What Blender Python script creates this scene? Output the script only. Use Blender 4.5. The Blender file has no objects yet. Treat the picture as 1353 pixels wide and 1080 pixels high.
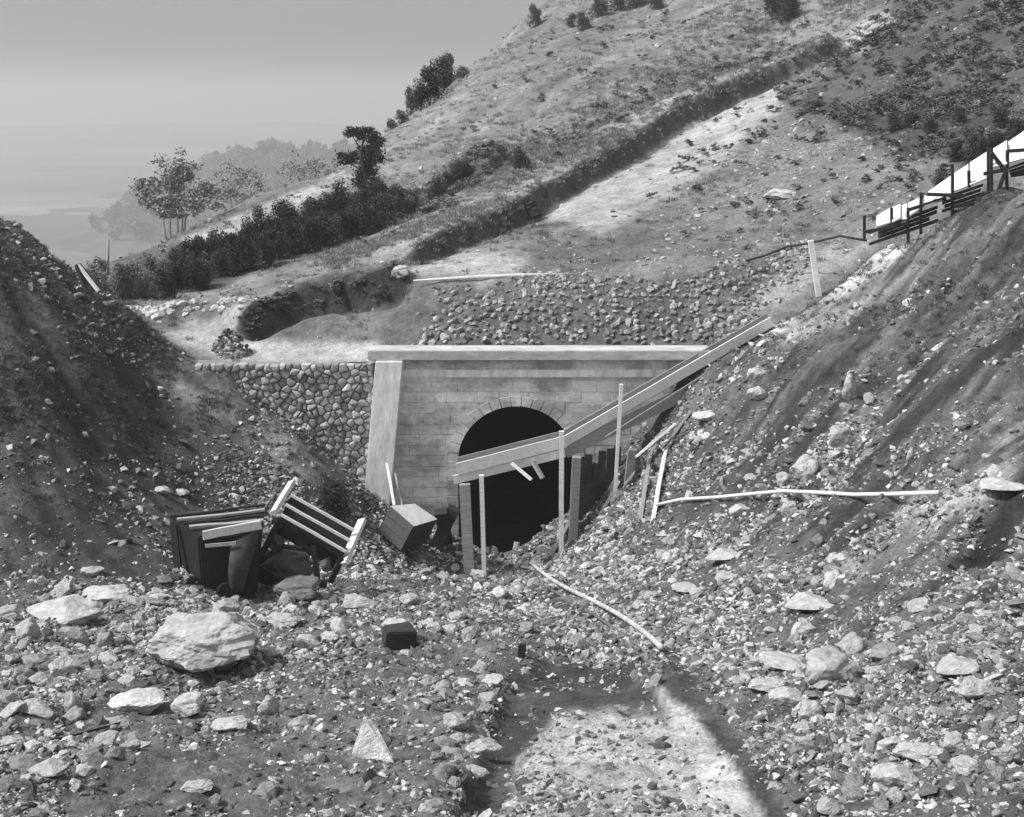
import bpy, bmesh, math, random
import numpy as np
from mathutils import Vector, Matrix
from mathutils.bvhtree import BVHTree

R = math.radians
sc = bpy.context.scene
COL = sc.collection
random.seed(7)
RNG = np.random.default_rng(11)

# ------------------------------------------------------------------ camera
FPX, PITCH, CZ = 1700.0, R(13.56), 18.5
cd = bpy.data.cameras.new('camera'); cam = bpy.data.objects.new('camera', cd); COL.objects.link(cam)
cd.sensor_width = 36; cd.lens = 36*FPX/1353; cd.clip_start = .2; cd.clip_end = 20000
cam.location = (0, 0, CZ); cam.rotation_euler = (R(90)-PITCH, 0, 0)
sc.camera = cam
# ------------------------------------------------------------------ sky, sun, exposure
SUN_AZ, SUN_EL = R(-103), R(50)          # azimuth from +Y towards +X
wd = bpy.data.worlds.new('World'); sc.world = wd; wd.use_nodes = True
nt = wd.node_tree; nt.nodes.clear()
sky = nt.nodes.new('ShaderNodeTexSky'); sky.sky_type = 'NISHITA'; sky.sun_disc = False
sky.sun_elevation = SUN_EL; sky.sun_rotation = SUN_AZ; sky.air_density = 1.2; sky.dust_density = 7.0
bwn = nt.nodes.new('ShaderNodeRGBToBW'); bg = nt.nodes.new('ShaderNodeBackground'); bg.inputs[1].default_value = .15
wo = nt.nodes.new('ShaderNodeOutputWorld')
veil = nt.nodes.new('ShaderNodeMix'); veil.data_type = 'FLOAT'; veil.inputs[0].default_value = .5; veil.inputs[3].default_value = 2.5   # even veil of thin cloud
nt.links.new(sky.outputs[0], bwn.inputs[0]); nt.links.new(bwn.outputs[0], veil.inputs[2]); nt.links.new(veil.outputs[0], bg.inputs[0]); nt.links.new(bg.outputs[0], wo.inputs[0])
sl = bpy.data.lights.new('sun', 'SUN'); sl.energy = 3.2; sl.angle = R(5.0); sl.color = (1, 1, 1)
so = bpy.data.objects.new('sun', sl); COL.objects.link(so)
sdir = Vector((math.sin(SUN_AZ)*math.cos(SUN_EL), math.cos(SUN_AZ)*math.cos(SUN_EL), math.sin(SUN_EL)))
so.rotation_euler = sdir.to_track_quat('Z', 'Y').to_euler()
sc.view_settings.view_transform = 'Standard'; sc.view_settings.look = 'None'
sc.view_settings.exposure = 0.38; sc.view_settings.gamma = 1; sc.view_settings.use_curve_mapping = False
sc.cycles.max_bounces = 6; sc.cycles.volume_bounces = 1; sc.cycles.use_denoising = True

# ------------------------------------------------------------------ helpers
SP, CP = math.sin(PITCH), math.cos(PITCH)
def ray(px, py):
    a = (px-676.5)/FPX; b = (540-py)/FPX
    return np.array((a, CP+SP*b, -SP+CP*b))
def W(px, py, Y):                     # the place at distance Y that stands at this bearing
    d = ray(px, py); t = Y/d[1]
    return Vector((d[0]*t, Y, CZ+d[2]*t))
def to_px(P):
    P = np.asarray(P, float); v = P-np.array((0, 0, CZ))
    dep = v[..., 1]*CP - v[..., 2]*SP
    dep = np.maximum(dep, .5)
    return 676.5+FPX*v[..., 0]/dep, 540-FPX*(v[..., 1]*SP+v[..., 2]*CP)/dep, dep

def _hash(ix, iy, s):
    h = (ix.astype(np.int64)*374761393 + iy.astype(np.int64)*668265263 + s*2147483647) & 0xffffffff
    h = ((h ^ (h >> 13))*1274126177) & 0xffffffff
    return ((h ^ (h >> 16)) & 0xffffff)/float(0xffffff)
def vnoise(x, y, s=0):
    x = np.asarray(x, float); y = np.asarray(y, float)
    ix = np.floor(x); iy = np.floor(y); fx = x-ix; fy = y-iy
    fx = fx*fx*(3-2*fx); fy = fy*fy*(3-2*fy)
    a = _hash(ix, iy, s); b = _hash(ix+1, iy, s); c = _hash(ix, iy+1, s); d = _hash(ix+1, iy+1, s)
    return (a*(1-fx)+b*fx)*(1-fy)+(c*(1-fx)+d*fx)*fy - .5
def fbm(x, y, o=4, s=0, g=.5):
    r = 0; a = 1
    for k in range(o):
        r = r + a*vnoise(x*2**k+17.3*k, y*2**k-9.1*k, s+k); a *= g
    return r
def sstep(a, b, x):
    t = np.clip((x-a)/(b-a), 0, 1); return t*t*(3-2*t)
def poly_mask(px, py, poly, soft=12, wob=0):
    if wob:
        nx = fbm(px/40., py/40., 3, 91); ny = fbm(px/40., py/40., 3, 95); px = px+wob*nx; py = py+wob*ny
    inside = np.zeros(px.shape, bool); dmin = np.full(px.shape, 1e9)
    n = len(poly)
    for i in range(n):
        x1, y1 = poly[i]; x2, y2 = poly[(i+1) % n]
        if y1 != y2:
            c = ((y1 > py) != (y2 > py)) & (px < (x2-x1)*(py-y1)/(y2-y1)+x1)
            inside ^= c
        ex, ey = x2-x1, y2-y1
        t = np.clip(((px-x1)*ex+(py-y1)*ey)/(ex*ex+ey*ey), 0, 1)
        dmin = np.minimum(dmin, np.hypot(px-x1-t*ex, py-y1-t*ey))
    sd = np.where(inside, dmin, -dmin)
    return sstep(-soft, soft, sd)
class TPS:
    def __init__(s, pts, lam=.02):
        P = np.array(pts, float); s.c = P[:, :2]; n = len(P)
        K = s.k(np.linalg.norm(s.c[:, None]-s.c[None], axis=2)) + lam*np.eye(n)*100
        Q = np.hstack([np.ones((n, 1)), s.c]); A = np.zeros((n+3, n+3))
        A[:n, :n] = K; A[:n, n:] = Q; A[n:, :n] = Q.T
        s.w = np.linalg.solve(A, np.concatenate([P[:, 2], np.zeros(3)]))
    def k(s, r): return np.where(r > 1e-9, r*r*np.log(np.maximum(r, 1e-9)), 0)
    def __call__(s, x, y):
        r = s.w[-3]+s.w[-2]*x+s.w[-1]*y
        for i in range(len(s.c)):
            r = r+s.w[i]*s.k(np.hypot(x-s.c[i, 0], y-s.c[i, 1]))
        return r
def polydist(x, y, pl):
    """distance, side (positive = left of travel) and 0..1 position along a polyline"""
    best = np.full(x.shape, 1e9); sgn = np.zeros(x.shape); tt = np.zeros(x.shape); n = len(pl)-1
    for i in range(n):
        x1, y1 = pl[i][:2]; x2, y2 = pl[i+1][:2]; ex, ey = x2-x1, y2-y1
        t = np.clip(((x-x1)*ex+(y-y1)*ey)/(ex*ex+ey*ey), 0, 1)
        d = np.hypot(x-x1-t*ex, y-y1-t*ey); c = ex*(y-y1)-ey*(x-x1)
        m = d < best
        best = np.where(m, d, best); sgn = np.where(m, np.sign(c), sgn); tt = np.where(m, (i+t)/n, tt)
    return best*sgn, tt

# ---- materials (the picture is a black and white print: every colour is a grey)
def nmat(name, rough=.9):
    m = bpy.data.materials.new(name); m.use_nodes = True
    n = m.node_tree; b = n.nodes['Principled BSDF']; b.inputs['Roughness'].default_value = rough
    b.inputs['Specular IOR Level'].default_value = .25
    return m, n, b
def add(n, t, **kw):
    o = n.nodes.new(t)
    for k, v in kw.items(): setattr(o, k, v)
    return o
def math_(n, op, a, b=None):
    o = add(n, 'ShaderNodeMath', operation=op)
    for i, v in enumerate((a, b)):
        if v is None: continue
        if isinstance(v, (int, float)): o.inputs[i].default_value = v
        else: n.links.new(v, o.inputs[i])
    return o.outputs[0]
def noise(n, vec, scale, detail=4, rough=.6):
    t = add(n, 'ShaderNodeTexNoise'); t.inputs['Scale'].default_value = scale; t.inputs['Detail'].default_value = detail
    t.inputs['Roughness'].default_value = rough; n.links.new(vec, t.inputs['Vector']); return t.outputs[0]
def maprange(n, v, a, b, c, d):
    t = add(n, 'ShaderNodeMapRange'); n.links.new(v, t.inputs[0])
    for i, k in enumerate((a, b, c, d)): t.inputs[i+1].default_value = k
    return t.outputs[0]
def ground_mat(name, sc1, sc2, contrast, bump, dist):
    m, n, b = nmat(name)
    at = add(n, 'ShaderNodeAttribute', attribute_name='tone'); g = add(n, 'ShaderNodeNewGeometry')
    a = noise(n, g.outputs['Position'], sc1, 6, .75); c = noise(n, g.outputs['Position'], sc2, 5, .7)
    f = maprange(n, a, .3, .7, 1-contrast, 1+contrast); f2 = maprange(n, c, .3, .7, 1-contrast*.8, 1+contrast*.8)
    v = math_(n, 'MULTIPLY', math_(n, 'MULTIPLY', at.outputs['Fac'], f), f2)
    n.links.new(v, b.inputs['Base Color'])
    bp = add(n, 'ShaderNodeBump'); bp.inputs['Strength'].default_value = bump; bp.inputs['Distance'].default_value = dist
    n.links.new(a, bp.inputs['Height']); n.links.new(bp.outputs[0], b.inputs['Normal'])
    return m
def tone_mat(name, default=None, sc1=6, contrast=.3, bump=.5, dist=.03, rough=.9, stretch=None):
    """grey of the thing itself: a fixed value, or the value carried by each stone"""
    m, n, b = nmat(name, rough)
    tc = add(n, 'ShaderNodeTexCoord'); vec = tc.outputs['Object']
    if stretch:
        mp = add(n, 'ShaderNodeMapping'); mp.inputs['Scale'].default_value = stretch
        n.links.new(vec, mp.inputs[0]); vec = mp.outputs[0]
    a = noise(n, vec, sc1, 6, .7)
    f = maprange(n, a, .3, .7, 1-contrast, 1+contrast)
    if default is None:
        at = add(n, 'ShaderNodeAttribute', attribute_name='tone', attribute_type='INSTANCER'); v = math_(n, 'MULTIPLY', at.outputs['Fac'], f)
    else: v = math_(n, 'MULTIPLY', f, default)
    n.links.new(v, b.inputs['Base Color'])
    bp = add(n, 'ShaderNodeBump'); bp.inputs['Strength'].default_value = bump; bp.inputs['Distance'].default_value = dist
    n.links.new(a, bp.inputs['Height']); n.links.new(bp.outputs[0], b.inputs['Normal'])
    return m
M_CUT = ground_mat('rubble_earth', 2.2, 14, .5, .9, .12)
M_HILL = ground_mat('hill_earth', 1.1, 6, .42, .8, .25)
M_STONE = tone_mat('broken_stone', None, 5.0, .38, .9, .09)
M_PEB = tone_mat('small_broken_stone', None, 1.5, .25, .3, .05)
M_LEAF = tone_mat('dark_leaves', None, 2.0, .4, .1, .02)
M_BARK = tone_mat('bark', .07, 8, .4, .5, .02)
M_PALE = tone_mat('pale_sawn_timber', .7, 3, .25, .25, .01, stretch=(1, 8, 8))
M_WOOD = tone_mat('weathered_timber', .30, 3, .35, .3, .01, stretch=(1, 8, 8))
M_DARKWOOD = tone_mat('black_timber', .035, 3, .4, .3, .01, stretch=(1, 8, 8))
M_GREYW = tone_mat('dark_grey_timber', .12, 3, .35, .3, .01, stretch=(1, 8, 8))
def lerp(a, b, t): return a+(b-a)*t
M_IRON = tone_mat('black_iron', .018, 5, .4, .3, .01, rough=.6)
M_SHEET = tone_mat('white_roof_sheet', .62, 2.5, .22, .4, .04)
M_LINING = tone_mat('dark_lining', .03, 2, .3, .3, .03)  # one even dark tone for the whole lining
M_CEMENT = tone_mat('pale_cement', .78, 1.6, .28, .6, .05, stretch=(2, 2, .7))
M_MORTAR = tone_mat('dark_joint', .22, 2, .3, .3, .03)
def block_mat():
    m, n, b = nmat('portal_blockwork')
    g = add(n, 'ShaderNodeNewGeometry'); at = add(n, 'ShaderNodeAttribute', attribute_name='tone', attribute_type='INSTANCER')
    mp = add(n, 'ShaderNodeMapping'); mp.inputs['Scale'].default_value = (.5, .5, .9); n.links.new(g.outputs['Position'], mp.inputs[0])
    a = noise(n, mp.outputs[0], 1.1, 6, .7); c = noise(n, g.outputs['Position'], 7, 5, .7)
    v = math_(n, 'MULTIPLY', math_(n, 'MULTIPLY', at.outputs['Fac'], maprange(n, a, .40, .60, .55, 1.2)), maprange(n, c, .3, .7, .85, 1.15))
    n.links.new(v, b.inputs['Base Color'])
    bp = add(n, 'ShaderNodeBump'); bp.inputs['Strength'].default_value = .5; bp.inputs['Distance'].default_value = .04
    n.links.new(c, bp.inputs['Height']); n.links.new(bp.outputs[0], b.inputs['Normal'])
    return m
M_BLOCK = block_mat()

# ---- object helpers
def link(name, me, mat=None, parent=None):
    o = bpy.data.objects.new(name, me); COL.objects.link(o)
    if mat is not None and me is not None and not me.materials: me.materials.append(mat)
    if parent is not None: o.parent = parent
    return o
def tag(o, label=None, cat=None, group=None, kind=None, tone=None):
    if label: o['label'] = label
    if cat: o['category'] = cat
    if group: o['group'] = group
    if kind: o['kind'] = kind
    if tone is not None: o['tone'] = float(tone)
    return o
def thing(name, loc, label, cat, group=None):
    o = bpy.data.objects.new(name, None); COL.objects.link(o); o.location = loc; o.empty_display_size = .3
    return tag(o, label, cat, group)
def mesh(name, v, f, smooth=False):
    me = bpy.data.meshes.new(name); me.from_pydata([tuple(p) for p in v], [], f); me.update()
    if smooth: me.polygons.foreach_set('use_smooth', [True]*len(me.polygons))
    return me
def bm_mesh(name, bm, smooth=False):
    bmesh.ops.recalc_face_normals(bm, faces=bm.faces[:])
    me = bpy.data.meshes.new(name); bm.to_mesh(me); bm.free()
    if smooth: me.polygons.foreach_set('use_smooth', [True]*len(me.polygons))
    return me
def add_bar(bm, a, b, w, h, up=Vector((0, 0, 1)), rough=0, off=Vector((0, 0, 0))):
    """a sawn bar from a to b: w across, h along up; slightly irregular ends"""
    a = Vector(a)-off; b = Vector(b)-off; d = (b-a).normalized()
    s = d.cross(up)
    if s.length < 1e-4: s = d.cross(Vector((0, 1, 0)))
    s.normalize(); u = s.cross(d).normalized(); vs = []
    n = 1 if (b-a).length < 1.2 else 4
    for k in range(n+1):
        c = a.lerp(b, k/n)
        if rough and 0 < k < n: c = c+Vector([random.uniform(-rough, rough) for _ in range(3)])
        for sx, sy in ((-1, -1), (1, -1), (1, 1), (-1, 1)):
            vs.append(bm.verts.new(c+s*sx*w/2+u*sy*h/2+d*(random.uniform(-rough, rough) if k in (0, n) else 0)))
    for k in range(n):
        for j in range(4):
            bm.faces.new((vs[4*k+j], vs[4*k+(j+1) % 4], vs[4*k+4+(j+1) % 4], vs[4*k+4+j]))
    bm.faces.new(vs[:4]); bm.faces.new(vs[-4:])
def bar(name, a, b, w, h, mat, parent=None, up=Vector((0, 0, 1)), rough=.006, label=None, cat=None, group=None):
    bm = bmesh.new(); org = Vector(a)
    base = parent.location if parent is not None else org
    add_bar(bm, a, b, w, h, up, rough, Vector(base))
    o = link(name, bm_mesh(name, bm), mat, parent)
    if parent is None: o.location = org
    return tag(o, label, cat, group)
def add_tube(bm, pts, r, seg=8, off=Vector((0, 0, 0))):
    rings = []; pts = [Vector(p)-off for p in pts]
    rr = r if isinstance(r, (list, tuple)) else [r]*len(pts)
    for i, p in enumerate(pts):
        d = (pts[min(i+1, len(pts)-1)]-pts[max(i-1, 0)]).normalized()
        s = d.cross(Vector((.13, .2, 1))).normalized(); u = s.cross(d)
        rings.append([bm.verts.new(p+s*math.cos(2*math.pi*k/seg)*rr[i]+u*math.sin(2*math.pi*k/seg)*rr[i]) for k in range(seg)])
    for i in range(len(rings)-1):
        for k in range(seg):
            bm.faces.new((rings[i][k], rings[i][(k+1) % seg], rings[i+1][(k+1) % seg], rings[i+1][k]))
    bm.faces.new(rings[0]); bm.faces.new(rings[-1])
def tube(name, pts, r, mat, parent=None, label=None, cat=None, group=None, seg=8):
    base = Vector(parent.location) if parent is not None else Vector(pts[0])
    bm = bmesh.new(); add_tube(bm, pts, r, seg, base)
    o = link(name, bm_mesh(name, bm, True), mat, parent)
    if parent is None: o.location = base
    return tag(o, label, cat, group)
def panel(name, q, th, mat, parent):
    """a board with four given corners and a real thickness"""
    q = [Vector(p)-Vector(parent.location) for p in q]
    nrm = (q[1]-q[0]).cross(q[2]-q[0]).normalized()*th
    v = q+[p-nrm for p in q]
    bm = bmesh.new(); vv = [bm.verts.new(p) for p in v]
    bm.faces.new(vv[:4]); bm.faces.new(vv[4:][::-1])
    for k in range(4): bm.faces.new((vv[k], vv[(k+1) % 4], vv[4+(k+1) % 4], vv[4+k]))
    return link(name, bm_mesh(name, bm), mat, parent)

# ------------------------------------------------------------------ terrain of the cutting
def FL(px, py):
    d = ray(px, py); t = -d[2]/d[1]; Y = 4.55/(t-.279); return W(px, py, Y)
cut = [FL(x, y) for x, y in ((200, 1080), (450, 1080), (700, 1080), (960, 1080), (150, 980), (400, 980), (650, 980), (880, 980),
       (250, 900), (500, 900), (750, 900), (880, 900), (300, 825), (550, 825), (790, 820), (470, 770), (600, 768), (700, 770), (570, 748), (670, 745), (720, 748))]
cut += [W(*p) for p in (
    (0, 1080, 13.2), (0, 950, 19.5), (0, 850, 26), (0, 780, 32.5), (0, 700, 36.5), (0, 600, 39), (0, 500, 42), (0, 400, 45.5), (0, 298, 50),
    (60, 345, 50), (110, 380, 50.5), (160, 420, 50.5), (200, 452, 50.5), (290, 496, 49.8), (350, 538, 49.5), (400, 580, 49.2), (440, 616, 48.9), (465, 650, 48.7), (380, 600, 47.6), (320, 560, 48.0),
    (200, 600, 45), (200, 700, 40), (200, 520, 48), (300, 640, 45.5), (400, 680, 45.5), (430, 720, 45), (100, 560, 43), (100, 680, 38), (300, 740, 40.5), (120, 470, 46.5),
    (900, 492, 50.0), (1015, 432, 51), (1100, 387, 52), (1180, 325, 52), (1270, 287, 49.5), (1353, 250, 47),
    (1353, 450, 36), (1353, 640, 27), (1353, 780, 21), (1353, 900, 16.5), (1353, 1080, 12), (1200, 400, 46), (1200, 500, 40), (1200, 650, 30.5),
    (1200, 800, 23), (1200, 1000, 15.3), (1100, 450, 45.5), (1100, 560, 39.5), (1100, 700, 31), (1100, 850, 23.2), (1000, 500, 46.5), (1000, 600, 41),
    (1000, 700, 35.5), (1000, 850, 26), (900, 560, 47.5), (900, 640, 43.5), (900, 740, 37.5), (860, 600, 47.8), (800, 660, 47.8), (800, 740, 42.5), (752, 712, 48.6),
    (1700, 300, 44), (1700, 700, 25), (1700, 1000, 14), (-400, 250, 48), (-400, 500, 42), (-400, 750, 34), (-400, 1000, 17))]
cut += [Vector(p) for p in ((0, 0, 13.9), (-15, 0, 14.5), (15, 0, 16.5), (0, -14, 15), (-30, -10, 16), (30, -10, 20),
        (-20, 56, 11), (-16, 56, 8), (-12.2, 55, 5.5), (-30, 57, 13), (10, 56, 6), (14, 57, 9.5), (19, 57, 10.5), (30, 57, 14))]
tps_cut = TPS(cut, .01)
rows = np.concatenate([np.linspace(-12, 5.6, 24), np.exp(np.linspace(math.log(6), math.log(57), 430))])
us = np.linspace(-1.15, 1.15, 620)
Yg, Ug = np.meshgrid(rows, us, indexing='ij'); Xg = Ug*(np.maximum(Yg, 8)+4)
def cut_z(x, y):
    z = tps_cut(x, y)
    px, py, dep = to_px(np.stack([x, y, z], -1))
    left = sstep(-8, -16, x); right = sstep(3, 11, x)
    # downhill streaks on both flanks, lumps on the floor
    a = x*.78+y*.62; b = -x*.62+y*.78
    z = z+right*(.55*fbm(a*.22, b*1.1, 4, 3)+.16*fbm(a*.9, b*4.2, 3, 8))
    a2 = x*.8-y*.6; b2 = x*.6+y*.8
    z = z+left*(.6*fbm(a2*.3, b2*.8, 4, 13)+.18*fbm(a2*1.0, b2*3.2, 3, 18))
    fl = (1-left)*(1-right)
    trk = poly_mask(px, py, TRACK, 14)
    z = z+(.35+.5*fl)*.5*fbm(x*.5, y*.5, 4, 23)+.13*(1-.8*trk)*fbm(x*2.2, y*2.2, 4, 33, .6)
    # the two shallow hollows of mud and the worn wheel track
    trk = poly_mask(px, py, TRACK, 14)
    z = z-.22*trk
    return z
TRACK = [(672, 890), (730, 872), (840, 880), (870, 935), (740, 940), (700, 985), (665, 1080), (600, 1080), (640, 990), (655, 940)]
STRIP = [(690, 760), (760, 800), (850, 850), (905, 930), (960, 1000), (1030, 1085), (960, 1085), (900, 990), (870, 930), (840, 880), (790, 840), (735, 800), (690, 775)]
GUT = [(868, 866), (905, 880), (945, 935), (1010, 1020), (1045, 1085), (1015, 1085), (960, 1000), (905, 935), (880, 925)]
Zg = cut_z(Xg, Yg)
# a hollow under the turf lip at the right edge, a hole by the rubble
def dent(X, Y, Z, c, r, d):
    q = np.hypot(X-c[0], Y-c[1])/r
    return Z-d*np.exp(-q*q*1.5)
def cut_tone(px, py, x, y):
    t = np.full(px.shape, .10)
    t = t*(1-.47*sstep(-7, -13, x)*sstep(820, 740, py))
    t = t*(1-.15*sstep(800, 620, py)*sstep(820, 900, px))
    mix = lambda t, m, v: t*(1-m)+v*m
    t = mix(t, poly_mask(px, py, [(150, 960), (300, 880), (640, 870), (660, 950), (620, 1090), (100, 1090), (60, 1010)], 30, 50)*.85, .11)
    t = mix(t, poly_mask(px, py, [(420, 860), (560, 850), (600, 900), (500, 960), (350, 930)], 20, 30)*.7, .12)
    t = mix(t, poly_mask(px, py, [(715, 930), (830, 940), (950, 1000), (1040, 1090), (655, 1090), (700, 990)], 14, 25), .33)
    t = mix(t, poly_mask(px, py, STRIP, 8, 10), .36)
    t = mix(t, poly_mask(px, py, TRACK, 9, 14), .06)
    t = mix(t, poly_mask(px, py, [(888, 915), (915, 915), (1045, 1090), (935, 1090), (915, 990)], 8, 14), .46)
    t = mix(t, poly_mask(px, py, GUT, 6, 6), .06)
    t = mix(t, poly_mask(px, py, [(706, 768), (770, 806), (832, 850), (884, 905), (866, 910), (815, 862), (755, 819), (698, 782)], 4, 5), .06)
    t = mix(t, poly_mask(px, py, [(1000, 440), (1100, 370), (1220, 300), (1300, 300), (1200, 380), (1060, 450)], 16, 20)*.6, .30)
    t = mix(t, poly_mask(px, py, [(1000, 436), (1100, 362), (1180, 312), (1190, 340), (1100, 400), (1040, 446)], 6, 8), .42)
    t = mix(t, poly_mask(px, py, [(1060, 780), (1353, 560), (1353, 640), (1240, 690), (1150, 760)], 14, 20)*.8, .27)
    t = mix(t, poly_mask(px, py, [(880, 610), (960, 590), (1100, 560), (1130, 640), (1000, 690), (880, 690)], 20, 30)*.6, .09)
    t = mix(t, poly_mask(px, py, [(250, 470), (340, 540), (450, 620), (400, 640), (260, 530), (190, 460)], 12, 12)*.7, .24)
    t = mix(t, poly_mask(px, py, [(0, 300), (110, 380), (200, 470), (280, 560), (200, 560), (0, 470)], 16, 30)*.5, .075)
    a = x*.78+y*.62; b = -x*.62+y*.78
    t = t*(1-.12*sstep(3, 8, x))*(1+sstep(3, 10, x)*(1.5*fbm(a*.2, b*1.5, 5, 43, .7)))
    a = x*.8-y*.6; b = x*.6+y*.8
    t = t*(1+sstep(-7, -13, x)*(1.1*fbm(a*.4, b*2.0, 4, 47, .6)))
    return np.clip(t*(1+.5*fbm(x*.7, y*.7, 4, 53)), .03, .6)
HC = W(1335, 690, 25.3); Zg = dent(Xg, Yg, Zg, HC, 1.3, .9)
for q_, r_, d_ in ((FL(268, 896), 1.1, .75), (W(785, 650, 48.4), 1.2, .8), (FL(525, 842), .45, .4), (W(68, 838, 28), .7, .35), (W(912, 800, 33), .5, .35), (W(900, 836, 28.5), .4, .35), (W(1080, 822, 22.5), .6, .3), (W(1130, 925, 17.8), .5, .25), (W(960, 640, 43), 1.6, .7), (W(1130, 545, 38), 1.2, .5)): Zg = dent(Xg, Yg, Zg, q_, r_, d_)
HD = W(60, 812, 29); 
def grid_mesh(name, X, Y, Z, keep, tone, mat):
    nr, nc = X.shape
    v = np.stack([X, Y, Z], -1).reshape(-1, 3)
    idx = np.arange(nr*nc).reshape(nr, nc)
    f = np.stack([idx[:-1, :-1], idx[:-1, 1:], idx[1:, 1:], idx[1:, :-1]], -1).reshape(-1, 4)
    c = v[f].mean(1); k = keep(c); f = f[k]
    me = bpy.data.meshes.new(name); me.vertices.add(len(v)); me.vertices.foreach_set('co', v.ravel())
    me.loops.add(f.size); me.loops.foreach_set('vertex_index', f.ravel().astype(np.int32))
    me.polygons.add(len(f)); me.polygons.foreach_set('loop_start', np.arange(0, f.size, 4, dtype=np.int32))
    me.update(calc_edges=True); me.polygons.foreach_set('use_smooth', np.ones(len(f), bool))
    at = me.attributes.new('tone', 'FLOAT', 'POINT'); at.data.foreach_set('value', tone.ravel().astype(np.float32))
    o = link(name, me, mat); o['kind'] = 'structure'
    return o, v, f
px, py, dep = to_px(np.stack([Xg, Yg, Zg], -1))
keep_cut = lambda c: (c[:, 1] < 50.08) | (c[:, 0] < -11.7) | (c[:, 0] > 8.3)
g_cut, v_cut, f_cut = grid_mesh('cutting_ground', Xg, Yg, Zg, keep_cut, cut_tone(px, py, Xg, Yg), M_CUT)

# ------------------------------------------------------------------ terrain of the hill above the tunnel
hill = [W(*p) for p in (
    (300, 482, 50.3), (400, 480, 50.3), (480, 478, 50.3), (500, 461, 51.5), (600, 458, 51.7), (700, 458, 51.7), (820, 458, 51.7), (920, 458, 51.7),
    (330, 456, 52.5), (450, 450, 53), (540, 448, 52.6), (420, 420, 54), (500, 386, 54.7), (430, 392, 55.2), (540, 380, 54.6), (350, 418, 54.6),
    (600, 376, 54.3), (700, 373, 54.3), (800, 371, 54.3), (900, 364, 54.8), (980, 352, 55.4), (620, 418, 53), (900, 415, 53.2), (1000, 400, 54),
    (220, 447, 53.5), (280, 422, 56), (330, 400, 58), (400, 380, 60), (500, 367, 57.5), (170, 418, 57), (240, 400, 60), (110, 392, 60),
    (600, 366, 56.5), (760, 362, 57), (620, 335, 60), (700, 325, 61.5), (800, 325, 61), (900, 320, 61), (700, 270, 72), (800, 210, 84), (900, 150, 96), (1000, 98, 108), (1085, 62, 118),
    (1000, 335, 57.5), (1100, 325, 58), (1000, 250, 67), (900, 260, 69), (1100, 250, 64), (1200, 255, 61.5), (1300, 205, 62.5), (1353, 195, 61), (1000, 180, 84), (1100, 150, 82), (1200, 130, 79), (1353, 100, 75),
    (1353, 0, 93), (1200, 0, 108), (1100, 0, 126), (950, 0, 146), (850, 0, 162), (800, 40, 150), (900, 80, 122), (800, 130, 112), (700, 190, 98), (620, 240, 86), (560, 300, 72), (470, 350, 64),
    (740, 0, 180), (700, 20, 170), (600, 105, 146), (510, 175, 122), (440, 229, 104), (330, 272, 89), (240, 308, 78), (170, 345, 70), (110, 372, 63),
    (380, 360, 65), (300, 370, 66), (500, 300, 76), (560, 240, 92), (620, 180, 110), (230, 385, 64),
    (1700, 150, 62), (1700, -100, 100), (1353, -150, 120), (1000, -150, 180))]
for p in ((740, 0, 180), (700, 20, 170), (600, 105, 146), (510, 175, 122), (440, 229, 104), (330, 272, 89), (240, 308, 78), (170, 345, 70), (110, 372, 63)):
    q = W(*p); hill.append(Vector((q.x-9, q.y+28, q.z-15))); hill.append(Vector((q.x-34, q.y+50, q.z-38)))
hill += [Vector(p) for p in ((10.5, 51, 8.9), (14, 52, 10), (18, 52, 11.5), (22, 52, 12.5), (-22, 52, 7.5), (-40, 60, 2), (-15, 51, 8), (-50, 75, -10), (60, 250, 36), (0, 260, 10), (120, 200, 45))]
tps_hill = TPS(hill, .01)
def cast_f(fn, px, py, y0, y1):
    d = ray(px, py); prev = y0
    for Y in np.arange(y0, y1, .25):
        t = Y/d[1]; z = CZ+d[2]*t
        if z < fn(np.array([d[0]*t]), np.array([Y]))[0]: return (d[0]*t, Y)
    return (d[0]*t, Y)
GULLY = [cast_f(tps_hill, x, y, 54, 160) for x, y in ((1130, 30), (1085, 66), (1040, 86), (1000, 104), (950, 128), (900, 156), (850, 188), (800, 214), (760, 236), (728, 256), (700, 276), (660, 298), (610, 318), (565, 338), (520, 356))]
RAVINE = [cast_f(tps_hill, x, y, 51, 90) for x, y in ((560, 372), (500, 384), (440, 394), (390, 408), (340, 428), (310, 446))]
print('gully', [(round(a), round(b)) for a, b in GULLY]); print('ravine', [(round(a, 1), round(b, 1)) for a, b in RAVINE])
rows2 = np.exp(np.linspace(math.log(50.32), math.log(270), 430)); us2 = np.linspace(-.72, .72, 640)
Y2, U2 = np.meshgrid(rows2, us2, indexing='ij'); X2 = U2*(Y2+4)
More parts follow.
